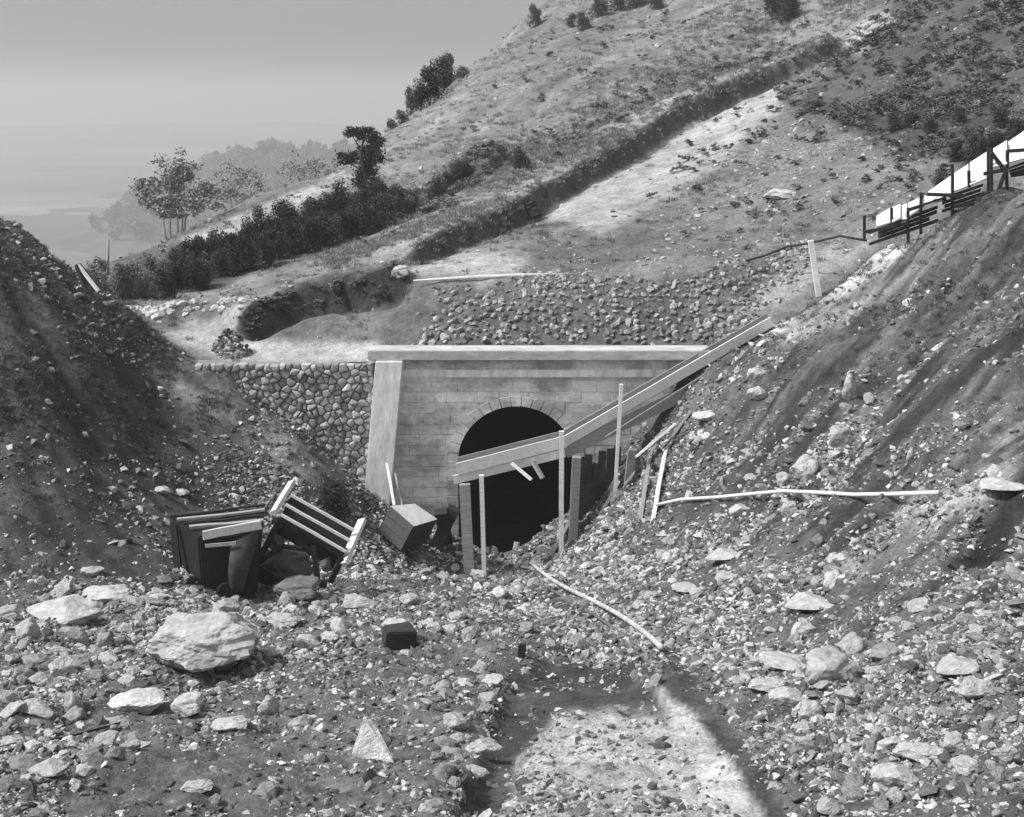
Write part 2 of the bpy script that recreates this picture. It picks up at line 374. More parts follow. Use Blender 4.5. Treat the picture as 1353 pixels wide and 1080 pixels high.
def hill_z(x, y):
    z = tps_hill(x, y)
    s, t = polydist(x, y, GULLY)       # travel runs downhill: the right-hand bank (negative) is the far, raised one
    s = -s
    s = s+.8*fbm(x*.35, y*.35, 3, 61)
    sz = .75+.65*(1-t); en = sstep(0, .06, t)*sstep(1, .93, t)
    z = z+en*sz*(1.35*sstep(-.3, .35, s/sz)*np.exp(-np.clip(s, 0, 99)/(5*sz)) - .6*np.exp(-((s+.6*sz)/(1.2*sz))**2) - .5*np.exp(-((s+3*sz)/(3*sz))**2)*(1-t))
    s, t = polydist(x, y, RAVINE); s = -s
    s = s+.4*fbm(x*.8, y*.8, 3, 66)
    en = sstep(0, .15, t)*sstep(1.0, .85, t)
    z = z+en*(1.0*sstep(-.3, .35, s)*np.exp(-np.clip(s, 0, 99)/3.5)-.75*np.exp(-((s+.35)/.6)**2))
    far = sstep(56, 80, y)
    a = x*.55+y*.83; b = -x*.83+y*.55
    z = z+far*(.7*fbm(a*.05, b*.2, 4, 71)+.22*fbm(a*.2, b*.8, 4, 74)+.09*fbm(x*1.1, y*1.1, 3, 77))+(1-far)*(.10*fbm(x*1.3, y*1.3, 4, 79))*sstep(51.5, 53.5, y)
    return z
Z2 = hill_z(X2, Y2)
DARKHILL = [(1180, -20), (1400, -20), (1400, 190), (1300, 215), (1200, 205), (1040, 165), (1055, 110), (1090, 72), (1160, 60)]
def hill_tone(px, py, x, y):
    sg, tg = polydist(x, y, GULLY); sg = -sg+.8*fbm(x*.35, y*.35, 3, 61); szg = .75+.65*(1-tg)
    sr, tr = polydist(x, y, RAVINE); sr = -sr+.4*fbm(x*.8, y*.8, 3, 66)
    mix = lambda t, m, v: t*(1-m)+v*m
    a = x*.55+y*.83; b = -x*.83+y*.55
    t = .13+.045*poly_mask(px, py, [(400, 240), (700, -30), (1060, -30), (700, 200), (560, 270)], 30)
    t = t*(1+.5*fbm(a*.08, b*.5, 4, 83))
    t = mix(t, poly_mask(px, py, [(500, 290), (700, 185), (960, 20), (1080, 0), (1180, 0), (1090, 55), (720, 250), (520, 345), (400, 380), (300, 400), (420, 330)], 12, 20)*.7, .20)
    t = mix(t, poly_mask(px, py, [(940, 200), (1040, 150), (1250, 200), (1280, 260), (1150, 330), (900, 330), (860, 260)], 30, 40)*.6, .17)
    t = mix(t, poly_mask(px, py, DARKHILL, 26, 60)*.9, .075)
    t = mix(t, poly_mask(px, py, [(1050, 120), (1353, 130), (1353, 190), (1290, 205), (1060, 170)], 14, 40)*.75, .05)
    t = mix(t, poly_mask(px, py, [(1040, 84), (1000, 104), (900, 156), (800, 214), (722, 252), (728, 300), (800, 308), (890, 262), (965, 205), (1030, 140)], 9, 12), .33)
    t = mix(t, poly_mask(px, py, [(1095, 60), (1170, 10), (1190, 20), (1160, 50), (1140, 72)], 8, 10)*.9, .34)
    t = mix(t, poly_mask(px, py, [(1300, -10), (1318, -10), (1322, 12), (1314, 12)], 3), .6)
    t = mix(t, poly_mask(px, py, [(520, 350), (620, 330), (700, 330), (690, 368), (560, 372), (480, 366)], 14, 14)*.8, .31)
    t = mix(t, poly_mask(px, py, [(220, 440), (330, 398), (480, 362), (520, 372), (430, 388), (330, 420), (300, 452), (500, 452), (500, 480), (290, 482)], 8, 8)*.9, .36)
    t = mix(t, poly_mask(px, py, [(190, 395), (400, 335), (560, 270), (570, 285), (420, 350), (200, 415)], 8, 14)*.6, .34)
    t = mix(t, poly_mask(px, py, [(240, 316), (330, 280), (450, 225), (470, 240), (350, 295), (250, 326)], 6, 6)*.9, .36)
    t = mix(t, poly_mask(px, py, [(980, 430), (1080, 385), (1150, 320), (1060, 330), (990, 380)], 20, 20)*.7, .32)
    t = mix(t, poly_mask(px, py, [(540, 455), (575, 405), (570, 380), (700, 374), (860, 369), (1000, 348), (1050, 330), (985, 400), (930, 456)], 4, 14)*.9, .10)
    t = mix(t, poly_mask(px, py, [(215, 380), (300, 350), (430, 290), (560, 250), (540, 290), (420, 345), (230, 395)], 10, 14)*.8, .06)
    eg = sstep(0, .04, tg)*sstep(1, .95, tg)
    t = mix(t, eg*sstep(-.4, -.15, sg/szg)*sstep(.36, .22, sg/szg), .07)          # shade of the undercut bank face, toned into the soil
    t = mix(t, .8*eg*sstep(.28, .45, sg/szg)*sstep(3.2, 1.2, sg/szg), .27)           # paler band along its lip
    t = mix(t, sstep(0, .1, tr)*sstep(1, .92, tr)*sstep(-.5, -.25, sr)*sstep(.5, .3, sr), .045)  # same shade tone carried along the ravine bank
    return np.clip(t*(1+.45*fbm(x*.45, y*.45, 4, 87)), .03, .6)
px, py, dep = to_px(np.stack([X2, Y2, Z2], -1))
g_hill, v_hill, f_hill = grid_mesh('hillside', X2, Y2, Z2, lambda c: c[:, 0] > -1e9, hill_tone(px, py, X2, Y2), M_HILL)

bvh_cut = BVHTree.FromPolygons(v_cut.tolist(), f_cut.tolist())
bvh_hill = BVHTree.FromPolygons(v_hill.tolist(), f_hill.tolist())
def gp(px, py, which='any'):
    """the point of the ground seen at this bearing, with its normal"""
    d = Vector(ray(px, py)).normalized(); o = Vector((0, 0, CZ)); best = None
    for nm, b in (('cut', bvh_cut), ('hill', bvh_hill)):
        if which not in ('any', nm): continue
        h = b.ray_cast(o, d)
        if h[0] is not None and (best is None or h[3] < best[2]): best = (h[0], h[1] if h[1].z > 0 else -h[1], h[3])
    if best is None and which == 'cut': return gp(px, py, 'hill')
    if best is None: return None, None
    return best[0], best[1]
def gz(x, y, which='cut'):
    b = bvh_cut if which == 'cut' else bvh_hill
    h = b.ray_cast(Vector((x, y, 200)), Vector((0, 0, -1)))
    return h[0].z if h[0] is not None else 0.
def depth_of(p): return float(to_px(np.array(p))[2])

# ------------------------------------------------------------------ plain, far rise, haze
def sheet(name, X, Y, Z, tone, mat): return grid_mesh(name, X, Y, Z, lambda c: c[:, 0] > -1e9, tone, mat)[0]
M_PLAIN = ground_mat('plain_fields', .004, .02, .35, .1, 1)
rr = np.exp(np.linspace(math.log(120), math.log(9500), 150)); uu = np.linspace(-1, 1, 140)
YY, UU = np.meshgrid(rr, uu, indexing='ij'); XX = UU*YY*.9
ppx, ppy, _ = to_px(np.stack([XX, YY, YY*0-120], -1))
tn = .17+.2*fbm(XX/900, YY/220, 4, 101)
ZZ = -120+60*np.exp(-((XX+900)/1500)**2-((YY-4300)/700)**2)+3*fbm(XX/200, YY/200, 3, 103)
sheet('plain', XX, YY, ZZ, np.clip(tn, .08, .4), M_PLAIN)
# wooded spur standing out of the plain behind the ridge
ys = np.linspace(1050, 1900, 90); xs = np.linspace(-620, 300, 100); YS, XS = np.meshgrid(ys, xs, indexing='ij')
ZS = -123+78*np.exp(-((XS+150)/230)**4*.5-((YS-1500)/230)**2)+14*fbm(XS/110, YS/110, 4, 107)
sheet('wooded_spur', XS, YS, ZS, np.full(XS.shape, .1), M_PLAIN)
HTOP = max(float(Z2.max())+12, 75.); print('haze top', HTOP)
hz = bmesh.new(); bmesh.ops.create_cube(hz, size=1)
for v in hz.verts: v.co = Vector((v.co.x*19000, v.co.y*9800+4780, -128 if v.co.z < 0 else HTOP))
hm = bm_mesh('haze', hz); mh = bpy.data.materials.new('haze_air'); mh.use_nodes = True; n = mh.node_tree; n.nodes.clear()
pv = n.nodes.new('ShaderNodeVolumePrincipled'); pv.inputs['Color'].default_value = (.7, .7, .7, 1); pv.inputs['Density'].default_value = .0006
pv.inputs['Anisotropy'].default_value = .2
mo = n.nodes.new('ShaderNodeOutputMaterial'); n.links.new(pv.outputs[0], mo.inputs['Volume'])
tag(link('haze', hm, mh), kind='stuff')

# ------------------------------------------------------------------ stones
def hull_rock(seed, npts=16, flat=1.0, sub=0, amp=.0):
    rs = random.Random(seed); bm = bmesh.new()
    if sub:
        bmesh.ops.create_icosphere(bm, subdivisions=5 if seed == 53 else 4, radius=1)
        nr = np.array([[rs.gauss(0, 1), rs.gauss(0, 1), rs.gauss(0, 1)] for _ in range(npts)]); nr /= np.linalg.norm(nr, axis=1)[:, None]
        dd = np.array([rs.uniform(.33, .5) for _ in range(npts)])
        V = np.array([v.co[:] for v in bm.verts]); c = V@nr.T
        q = np.where(c > .05, dd/np.maximum(c, .05), 9.)
        rad = -np.log(np.exp(-q*160).sum(1))/160
        rad = np.clip(rad, .2, .62)
        P = V*rad[:, None]
        e = amp*(.9*fbm(P[:, 0]*5+seed, P[:, 1]*5+P[:, 2]*4.3, 5, seed, .6)+.7*fbm(P[:, 2]*9+seed, P[:, 0]*3-P[:, 1]*3, 4, seed+5, .6))
        P = P*(1+e/np.maximum(rad, .2))[:, None]; P[:, 2] *= flat
        for v, p in zip(bm.verts, P): v.co = p
        return bm_mesh('stone', bm)
    for _ in range(npts):
        v = Vector((rs.gauss(0, 1), rs.gauss(0, 1), rs.gauss(0, 1))).normalized()*rs.uniform(.78, 1.0)
        bm.verts.new((v.x*.5, v.y*.5, v.z*.5*flat))
    bmesh.ops.convex_hull(bm, input=bm.verts)
    bmesh.ops.delete(bm, geom=[g for g in bm.verts if not g.link_faces], context='VERTS')
    bmesh.ops.dissolve_limit(bm, angle_limit=R(12), verts=bm.verts[:], edges=bm.edges[:])
    return bm_mesh('stone', bm)
ROCKS = [hull_rock(s, 13+s % 5, (.6, .75, .9)[s % 3]) for s in range(12)]
BROCKS = [hull_rock(50+s, 15+s % 5, (.6, .8, .7)[s % 3], 2, .06) for s in range(12)]
for m_ in ROCKS+BROCKS: m_.materials.append(M_STONE)
def scatter(name, pts, scl, rot, tone, sources, label=None, cat=None, kind='stuff', parent=None):
    """ONE object: many small pieces on real points (geometry nodes)"""
    me = bpy.data.meshes.new(name); n_ = len(pts); me.vertices.add(n_); me.vertices.foreach_set('co', np.asarray(pts, np.float32).ravel())
    for an, ty, val in (('scl', 'FLOAT_VECTOR', scl), ('rot', 'FLOAT_VECTOR', rot), ('tone', 'FLOAT', tone)):
        a = me.attributes.new(an, ty, 'POINT'); a.data.foreach_set('vector' if ty != 'FLOAT' else 'value', np.asarray(val, np.float32).ravel())
    o = link(name, me, None, parent); tag(o, label, cat, kind=kind)
    g = bpy.data.node_groups.new(name+'_spread', 'GeometryNodeTree')
    g.interface.new_socket('Geometry', in_out='INPUT', socket_type='NodeSocketGeometry'); g.interface.new_socket('Geometry', in_out='OUTPUT', socket_type='NodeSocketGeometry')
    gi = g.nodes.new('NodeGroupInput'); go = g.nodes.new('NodeGroupOutput'); ip = g.nodes.new('GeometryNodeInstanceOnPoints')
    jn = g.nodes.new('GeometryNodeJoinGeometry')
    for s_ in reversed(sources):
        ob = bpy.data.objects.new('source', s_); oi = g.nodes.new('GeometryNodeObjectInfo'); oi.inputs['Object'].default_value = ob; oi.inputs['As Instance'].default_value = True
        g.links.new(oi.outputs['Geometry'], jn.inputs[0])
    ra = g.nodes.new('GeometryNodeInputNamedAttribute'); ra.data_type = 'FLOAT_VECTOR'; ra.inputs[0].default_value = 'rot'
    sa = g.nodes.new('GeometryNodeInputNamedAttribute'); sa.data_type = 'FLOAT_VECTOR'; sa.inputs[0].default_value = 'scl'
    er = g.nodes.new('FunctionNodeEulerToRotation'); g.links.new(ra.outputs[0], er.inputs[0]); g.links.new(er.outputs[0], ip.inputs['Rotation'])
    g.links.new(sa.outputs[0], ip.inputs['Scale']); g.links.new(gi.outputs[0], ip.inputs['Points']); g.links.new(jn.outputs[0], ip.inputs['Instance'])
    ip.inputs['Pick Instance'].default_value = True
    rv = g.nodes.new('FunctionNodeRandomValue'); rv.data_type = 'INT'; rv.inputs[4].default_value = 0; rv.inputs[5].default_value = len(sources)-1
    g.links.new(rv.outputs[2], ip.inputs['Instance Index'])
    g.links.new(ip.outputs[0], go.inputs[0])
    md = o.modifiers.new('spread', 'NODES'); md.node_group = g
    return o
def sample(v, f, weight, n_, jit=True):
    """random points on a ground mesh, weighted by true area times weight"""
    q = v[f]; c = q.mean(1); ar = .5*np.linalg.norm(np.cross(q[:, 2]-q[:, 0], q[:, 3]-q[:, 1]), axis=1)
    p, p2, d = to_px(c); inv = (p > -160) & (p < 1520) & (p2 > -80) & (p2 < 1180) & (c[:, 1] > 6)
    w = ar*weight(p, p2, c, d)*inv; w = w/w.sum()
    k = RNG.choice(len(f), n_, p=w); u = RNG.random((n_, 1)); t = RNG.random((n_, 1))
    qq = q[k]; return (qq[:, 0]*(1-u)+qq[:, 1]*u)*(1-t)+(qq[:, 3]*(1-u)+qq[:, 2]*u)*t
def euler(n_, tilt=.6): return np.stack([RNG.normal(0, tilt, n_), RNG.normal(0, tilt, n_), RNG.random(n_)*6.28], -1)
MUD = [(150, 965), (300, 885), (640, 880), (650, 950), (610, 1090), (100, 1090), (60, 1020)]
def dens_cut(p, p2, c, d):
    w = np.full(p.shape, .9)
    lft = sstep(-7, -12, c[:, 0])*sstep(830, 740, p2); w = w*(1-.9*lft)
    w = w*(1-.84*sstep(640, 520, p2+.25*(1100-p))*sstep(850, 950, p))
    a = c[:, 0]*.78+c[:, 1]*.62; b = -c[:, 0]*.62+c[:, 1]*.78; rt = sstep(3, 9, c[:, 0])*sstep(900, 760, p2)
    w = w*(1-rt+rt*np.clip(.5+2.6*fbm(a*.2, b*1.5, 5, 43, .7), .05, 1.6))
    w = w*(1-.5*poly_mask(p, p2, [(880, 610), (960, 580), (1100, 550), (1130, 640), (1000, 690), (880, 690)], 20, 30))*(1-.8*poly_mask(p, p2, [(1000, 436), (1100, 362), (1180, 312), (1190, 340), (1100, 400), (1040, 446)], 6, 8))
    w = w*(1-.88*poly_mask(p, p2, MUD, 30, 60))*(1-.93*poly_mask(p, p2, TRACK, 9, 12))*(1-.93*poly_mask(p, p2, GUT, 5, 6))*(1-.85*poly_mask(p, p2, STRIP, 8, 8))*(1-.7*poly_mask(p, p2, [(240, 450), (300, 485), (460, 620), (440, 660), (330, 590), (220, 500)], 10, 14))*(1-.5*poly_mask(p, p2, [(715, 930), (900, 920), (960, 1000), (1040, 1090), (655, 1090), (700, 990)], 14, 25))
    w = w*(1-.7*poly_mask(p, p2, [(1040, 800), (1353, 570), (1353, 680), (1150, 780)], 14, 20))
    w = w*(.28+1.6*np.clip(.42+2.4*fbm(c[:, 0]*.42, c[:, 1]*.42, 4, 131), 0, 1.3))
    return w
def rubble(name, v, f, dens, n_, s0, s1, t0, t1, pw, src, near=.0, label=None):
    w = lambda p, p2, c, d: dens(p, p2, c, d)/np.maximum(d, 10)**pw
    P = sample(v, f, w, n_); d = to_px(P)[2]
    u = RNG.random(n_); s = s0*(s1/s0)**(u**2.2)*(d/30.)**.55
    sc_ = np.stack([s*RNG.uniform(.7, 1.35, n_), s*RNG.uniform(.7, 1.2, n_), s*RNG.uniform(.55, 1.0, n_)], -1)
    P[:, 2] += s*RNG.uniform(-.12, .16, n_)
    tn = t0+(t1-t0)*RNG.random(n_)**2.0
    return scatter(name, P, sc_, euler(n_, .45), tn, src, label)
PEB = [hull_rock(200+s, 9+s % 3, (.6, .75, .9)[s % 3]) for s in range(8)]
for m_ in PEB: m_.materials.append(M_PEB)
rubble('small_rubble', v_cut, f_cut, dens_cut, 140000, .06, .26, .085, .6, .9, PEB)
rubble('coarse_rubble', v_cut, f_cut, dens_cut, 12000, .17, .45, .11, .62, .6, ROCKS)

# individual stones -------------------------------------------------
def place_rock(px_, py_, wpx, hpx, seed, tone, label, group=None, name='rock', yaw=None, depthk=.8, which='any', big=True, sink=.3, roll=0, tilt=0):
    p, nrm = gp(px_, py_, which)
    if p is None: return None
    m = depth_of(p)/FPX
    me = (BROCKS if big else ROCKS)[seed % 12]
    o = link(name, me)
    o.rotation_euler = (tilt, roll, yaw if yaw is not None else random.uniform(-.4, .4))
    w = wpx*m; h = hpx*m
    fl = (.6, .8, .7)[seed % 3] if big else (.6, .75, .9)[seed % 3]
    o.scale = (w*1.08, w*depthk, h*1.15/fl)
    o.location = p+Vector((0, w*depthk*.25, h*(.5-sink)))
    tag(o, label, 'rock', group, tone=tone*.95)
    return o
NAMED = [
 (265, 888, 140, 72, 3, .42, 'huge pale flat-topped boulder in the left foreground with a dark hollow under it'),
 (137, 796, 58, 20, 0, .48, 'long pale slab tipped to the right above the row of left foreground boulders'),
 (88, 822, 92, 24, 6, .46, 'long low ledge-like rock with a black gap beneath at the far left'),
 (36, 845, 34, 30, 7, .42, 'rounded grey boulder just left of the long low ledge-like rock'),
 (8, 822, 34, 22, 4, .42, 'pale rock cut by the left edge of the frame beside the rounded boulder'),
 (180, 940, 66, 26, 1, .55, 'bright humped rock with a pointed right end below the huge boulder'),
 (249, 945, 40, 30, 4, .56, 'bright blocky stone just right of the humped pointed rock'),
 (356, 945, 26, 30, 10, .48, 'upright pale stone standing on the mud below right of the huge boulder'),
 (303, 966, 42, 16, 0, .52, 'thin bright wedge-shaped stone with a black shadow on the dark mud'),
 (259, 1046, 40, 13, 3, .52, 'narrow pale sliver of stone on the mud near the bottom left'),
 (66, 1025, 48, 16, 6, .48, 'flat pale stone below the dark stick at lower left'),
 (44, 945, 42, 18, 9, .46, 'flat pale stone near the left edge above the dark stick'),
 (95, 940, 26, 34, 5, .44, 'upright rough grey stone between two flat pale stones at left'),
 (525, 838, 50, 22, 3, .45, 'pale capstone roofing a small black hollow right of the wreck'),
 (600, 745, 0, 0, 0, 0, ''),
 (660, 790, 24, 16, 7, .55, 'small white stone on the ramp below the tunnel mouth'),
 (300, 812, 30, 24, 1, .36, 'grey stone peeping over the top of the huge boulder'),
 (372, 826, 46, 16, 3, .42, 'low flat grey slab right of the huge boulder'),
 (395, 790, 58, 26, 4, .17, 'dark rounded rock lying against the foot of the wrecked wagon'),
 (540, 800, 30, 18, 5, .42, 'pale round stone on the rubble in front of the tunnel'),
 (470, 806, 40, 20, 9, .44, 'pale wide stone just right of the wreck at its foot'),
 (120, 762, 26, 14, 2, .44, 'small pale stone at the foot of the left slope'),
 (915, 783, 44, 9, 0, .44, 'flat slab with a black shadow gap on the right bank beside the path'),
 (912, 826, 26, 10, 3, .40, 'short slab over a square black hole beside the bent rail'),
 (1075, 806, 60, 18, 6, .46, 'leaning slab with a long diagonal black shadow low on the right slope'),
 (1098, 902, 72, 44, 4, .42, 'large rounded boulder lowest on the right slope beside two long slabs'),
 (1044, 932, 40, 24, 1, .50, 'pale dome-topped stone left of the large rounded boulder'),
 (1042, 886, 62, 14, 0, .50, 'long pale sloping slab just above the dome-topped stone'),
 (1018, 912, 50, 14, 3, .48, 'second sloping slab just under the long pale one'),
 (1128, 868, 40, 34, 7, .40, 'rough grey boulder standing behind the large rounded boulder'),
 (1272, 890, 56, 18, 6, .46, 'long pale slab tilted up to the right near the right edge'),
 (1292, 922, 50, 26, 9, .50, 'pale flat rock under the long tilted slab near the right edge'),
 (1188, 1040, 52, 30, 1, .50, 'pale oval boulder near the bottom right corner'),
 (1216, 1003, 56, 20, 3, .54, 'bright crescent-shaped stone above the pale oval boulder'),
 (1262, 990, 30, 16, 4, .54, 'bright small block right of the crescent-shaped stone'),
 (1182, 1063, 26, 24, 7, .50, 'small round white stone under the pale oval boulder'),
 (1112, 590, 34, 32, 4, .40, 'round boulder with a black underside standing out of the mid right slope'),
 (1124, 526, 20, 38, 10, .50, 'tall bright tooth-like stone standing on the right slope'),
 (1064, 634, 38, 36, 7, .46, 'pale many-sided block on the right slope above the long cable'),
 (1035, 640, 22, 20, 5, .44, 'small pale stone left of the many-sided block'),
 (1000, 503, 24, 18, 2, .50, 'pale stone high on the right slope below the chute'),
 (1002, 528, 24, 20, 8, .48, 'pale round stone directly below another on the upper right slope'),
 (936, 556, 34, 14, 0, .52, 'thin bright slab jutting out above a black gap right of the broken timbers'),
 (978, 680, 22, 16, 1, .52, 'white stone just under the long cable'),
 (1045, 682, 22, 22, 4, .46, 'grey round stone hanging under the middle of the long cable'),
 (1204, 610, 12, 22, 10, .50, 'narrow upright stone on the right slope above the right end of the cable'),
 (1082, 722, 20, 18, 7, .20, 'dark stone in a shadowed hollow of the right slope'),
 (1330, 648, 60, 12, 6, .50, 'broad pale slab roofing the dark hollow at the right edge'),
 (1035, 262, 44, 14, 3, .50, 'long pale outcrop alone on the hillside behind the pole'),
 (530, 366, 22, 18, 4, .60, 'white boulder beside the small dark culvert on the upper terrace'),
 (640, 1000, 40, 24, 1, .46, 'pale rock at the left lip of the muddy track'),
 (600, 962, 36, 22, 5, .44, 'grey rock left of the muddy track above a smaller pale one'),
 (238, 655, 20, 10, 3, .52, 'bright small flat stone low on the left slope above the wagon'),
 (212, 652, 20, 10, 0, .50, 'bright stone just left of another above the wagon'),
 (56, 375, 10, 8, 4, .50, 'tiny white stone near the crest of the left slope'),
 (960, 740, 44, 12, 6, .46, 'long pale slab pointing up the slope right of the tunnel'),
]
for i, r in enumerate(NAMED):
    if r[2] == 0: continue
    place_rock(r[0], r[1], r[2], r[3], r[4], r[5], r[6], depthk=.85 if r[2] > 100 else .8, roll=random.uniform(-.15, .15) if r[2] < 100 else 0,
               yaw={265: .15}.get(r[0]), sink=.2 if r[0] != 265 else .02)
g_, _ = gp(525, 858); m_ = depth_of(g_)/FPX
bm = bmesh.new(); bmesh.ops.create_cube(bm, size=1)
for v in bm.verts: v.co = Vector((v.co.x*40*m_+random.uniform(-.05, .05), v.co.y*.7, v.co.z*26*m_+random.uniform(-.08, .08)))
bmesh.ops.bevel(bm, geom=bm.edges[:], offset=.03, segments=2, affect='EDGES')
o = link('block', bm_mesh('block', bm), M_DARKWOOD); o.location = g_+Vector((0, .3, 10*m_)); o.rotation_euler = (0, .08, .2)  # block added as the black of the void under the capstone
tag(o, 'added black block standing in for the dark void under the pale capstone', 'block')
# white pointed stone
p, _ = gp(492, 1003); m = depth_of(p)/FPX; bm = bmesh.new()
V = [bm.verts.new(Vector(c)*m) for c in ((-30, -4, -6), (-22, 14, -4), (34, -10, -10), (20, 16, -2), (-10, 2, 58), (2, 6, 52), (18, -4, 18), (-24, -4, 14))]
bmesh.ops.convex_hull(bm, input=V); bmesh.ops.subdivide_edges(bm, edges=bm.edges[:], cuts=2, use_grid_fill=True)
for v in bm.verts: v.co += Vector([random.uniform(-1, 1)*m*.9 for _ in range(3)])
o = link('rock', bm_mesh('pointed_stone', bm), M_STONE); o.location = p
tag(o, 'white pointed triangular stone standing up out of the dark foreground mud', 'rock', tone=.8)
# unnamed large stones, by region
ZONES = [
 (75, [(0, 780), (210, 775), (220, 860), (140, 900), (190, 1000), (0, 1060)], (16, 40), 'angular pale stone in the boulder field at the lower left of the cutting', 'loose stones at lower left'),
 (50, [(330, 800), (480, 750), (660, 750), (760, 800), (800, 870), (620, 880), (420, 870)], (12, 30), 'angular pale stone in the rubble fan below the tunnel mouth', 'loose stones below the tunnel'),
 (60, [(900, 760), (1353, 760), (1353, 1080), (1060, 1080), (960, 940)], (16, 44), 'angular grey stone lying on the lower right slope', 'loose stones on the lower right slope'),
 (34, [(900, 520), (1180, 480), (1220, 620), (1000, 720), (880, 700)], (9, 22), 'angular grey stone stuck in the middle of the right slope', 'loose stones on the mid right slope'),
 (26, [(560, 890), (650, 890), (660, 960), (640, 1060), (560, 1020)], (14, 34), 'broken pale stone heaped along the left edge of the muddy track', 'stones beside the muddy track')]
for cnt, poly, (a, b), lab, grp in ZONES:
    k = 0; xs_ = [q[0] for q in poly]; ys_ = [q[1] for q in poly]
    while k < cnt:
        x = random.uniform(min(xs_), max(xs_)); y = random.uniform(min(ys_), max(ys_))
        if poly_mask(np.array([x]), np.array([y]), poly, 1)[0] < .5: continue
        if any(abs(x-r[0]) < (r[2]+20)/2 and abs(y-(r[1]-r[3]/2)) < (r[3]+16)/2 for r in NAMED): continue
        w = a*(b/a)**(random.random()**1.8)
        place_rock(x, y, w, w*random.uniform(.35, .7), random.randrange(12), random.uniform(.24, .52), lab, grp, yaw=random.uniform(0, 6.28), roll=random.uniform(-.4, .4), tilt=random.uniform(-.3, .3), big=w > 16, which='cut')
        k += 1

ORD = 'first second third fourth fifth sixth seventh eighth ninth tenth eleventh twelfth thirteenth fourteenth fifteenth sixteenth seventeenth eighteenth nineteenth twentieth'.split()
def ordw(k):
    if k < 20: return ORD[k]
    t_, u_ = divmod(k+1, 10); T = {2: ('twentieth', 'twenty'), 3: ('thirtieth', 'thirty'), 4: ('fortieth', 'forty'), 5: ('fiftieth', 'fifty')}[t_]
    return T[0] if u_ == 0 else T[1]+'-'+ORD[u_-1]
MARKS = [(265, 850, 'huge flat-topped boulder'), (137, 786, 'long tipped slab'), (88, 812, 'long ledge-like rock'), (180, 928, 'bright humped rock'), (249, 930, 'bright blocky stone'), (356, 930, 'upright pale stone'),
 (303, 960, 'thin bright wedge-shaped stone'), (66, 1018, 'flat stone below the dark stick'), (525, 826, 'pale capstone over the black hollow'), (395, 775, 'dark rock at the wagon foot'), (540, 790, 'pale round stone before the tunnel'),
 (490, 970, 'white triangular stone'), (688, 858, 'dark post stump'), (660, 782, 'small white stone on the ramp'), (800, 812, 'long bent grey rail'), (915, 778, 'flat slab with a shadow gap'), (912, 820, 'slab over the square hole'),
 (1075, 798, 'leaning slab with diagonal shadow'), (1098, 880, 'large rounded right boulder'), (1044, 920, 'pale dome-topped stone'), (1272, 880, 'long tilted slab at right'), (1188, 1025, 'pale oval boulder'), (1216, 993, 'bright crescent-shaped stone'),
 (1112, 574, 'round boulder with black underside'), (1124, 507, 'bright tooth-like stone'), (1064, 616, 'many-sided pale block'), (936, 549, 'thin slab jutting over a gap'), (960, 734, 'long pale slab pointing upslope'), (640, 990, 'pale rock at the track lip'), (600, 950, 'grey rock left of the track'), (1330, 640, 'slab roofing the right hollow')]
def relabel_rocks():
    buckets = {}
    for o in list(COL.objects):
        if o.get('category') != 'rock' or not str(o.get('group', '')).startswith(('loose', 'stones beside')): continue
        x, y, _ = to_px(np.array(o.location)); x = float(x); y = float(y)
        mk = min(MARKS, key=lambda q: (q[0]-x)**2+(q[1]-y)**2); dx, dy = x-mk[0], y-mk[1]
        dr = ('right of' if dx > 0 else 'left of') if abs(dx) > abs(dy) else ('below' if dy > 0 else 'above')
        buckets.setdefault((mk[2], dr), []).append((math.hypot(dx, dy), o))
    for (mk, dr), L in buckets.items():
        for k, (_, o) in enumerate(sorted(L, key=lambda q: q[0])):
            w = ('nearest' if k == 0 else ordw(k)+' nearest'); t = o['tone']; g = 'dull grey' if t < .33 else ('grey' if t < .42 else 'pale')
            o['label'] = f"{g} stone, {w} large one {dr} the {mk}"
relabel_rocks()
def relabel_row(group, text):
    L = [o for o in COL.objects if o.get('group') == group]
    L.sort(key=lambda o: float(to_px(np.array(o.location))[0]))
    for k, o in enumerate(L): o['label'] = text % ordw(k)

# ------------------------------------------------------------------ tunnel portal
S50 = 1/ (depth_of(W(682, 600, 50))/FPX)
XL, XR = W(489, 470, 50).x, W(935, 470, 50).x
AX = W(682, 600, 50).x; AR = (W(760, 615, 50).x-W(606, 615, 50).x)/2; ZSPR = W(682, 537, 50).z-AR
ZTOP = W(600, 475, 50).z; ZBOT = -.8
portal = thing('tunnel_portal', (AX, 50, 0), 'pale blockwork tunnel portal with a black arched mouth at the foot of the cutting', 'tunnel portal')
OFF = Vector((AX, 50, 0))
def arch_pts(r, n_=28, zb=ZBOT): return [(-r, zb)]+[(-r*math.cos(math.pi*k/n_), ZSPR+r*math.sin(math.pi*k/n_)) for k in range(n_+1)]+[(r, zb)]
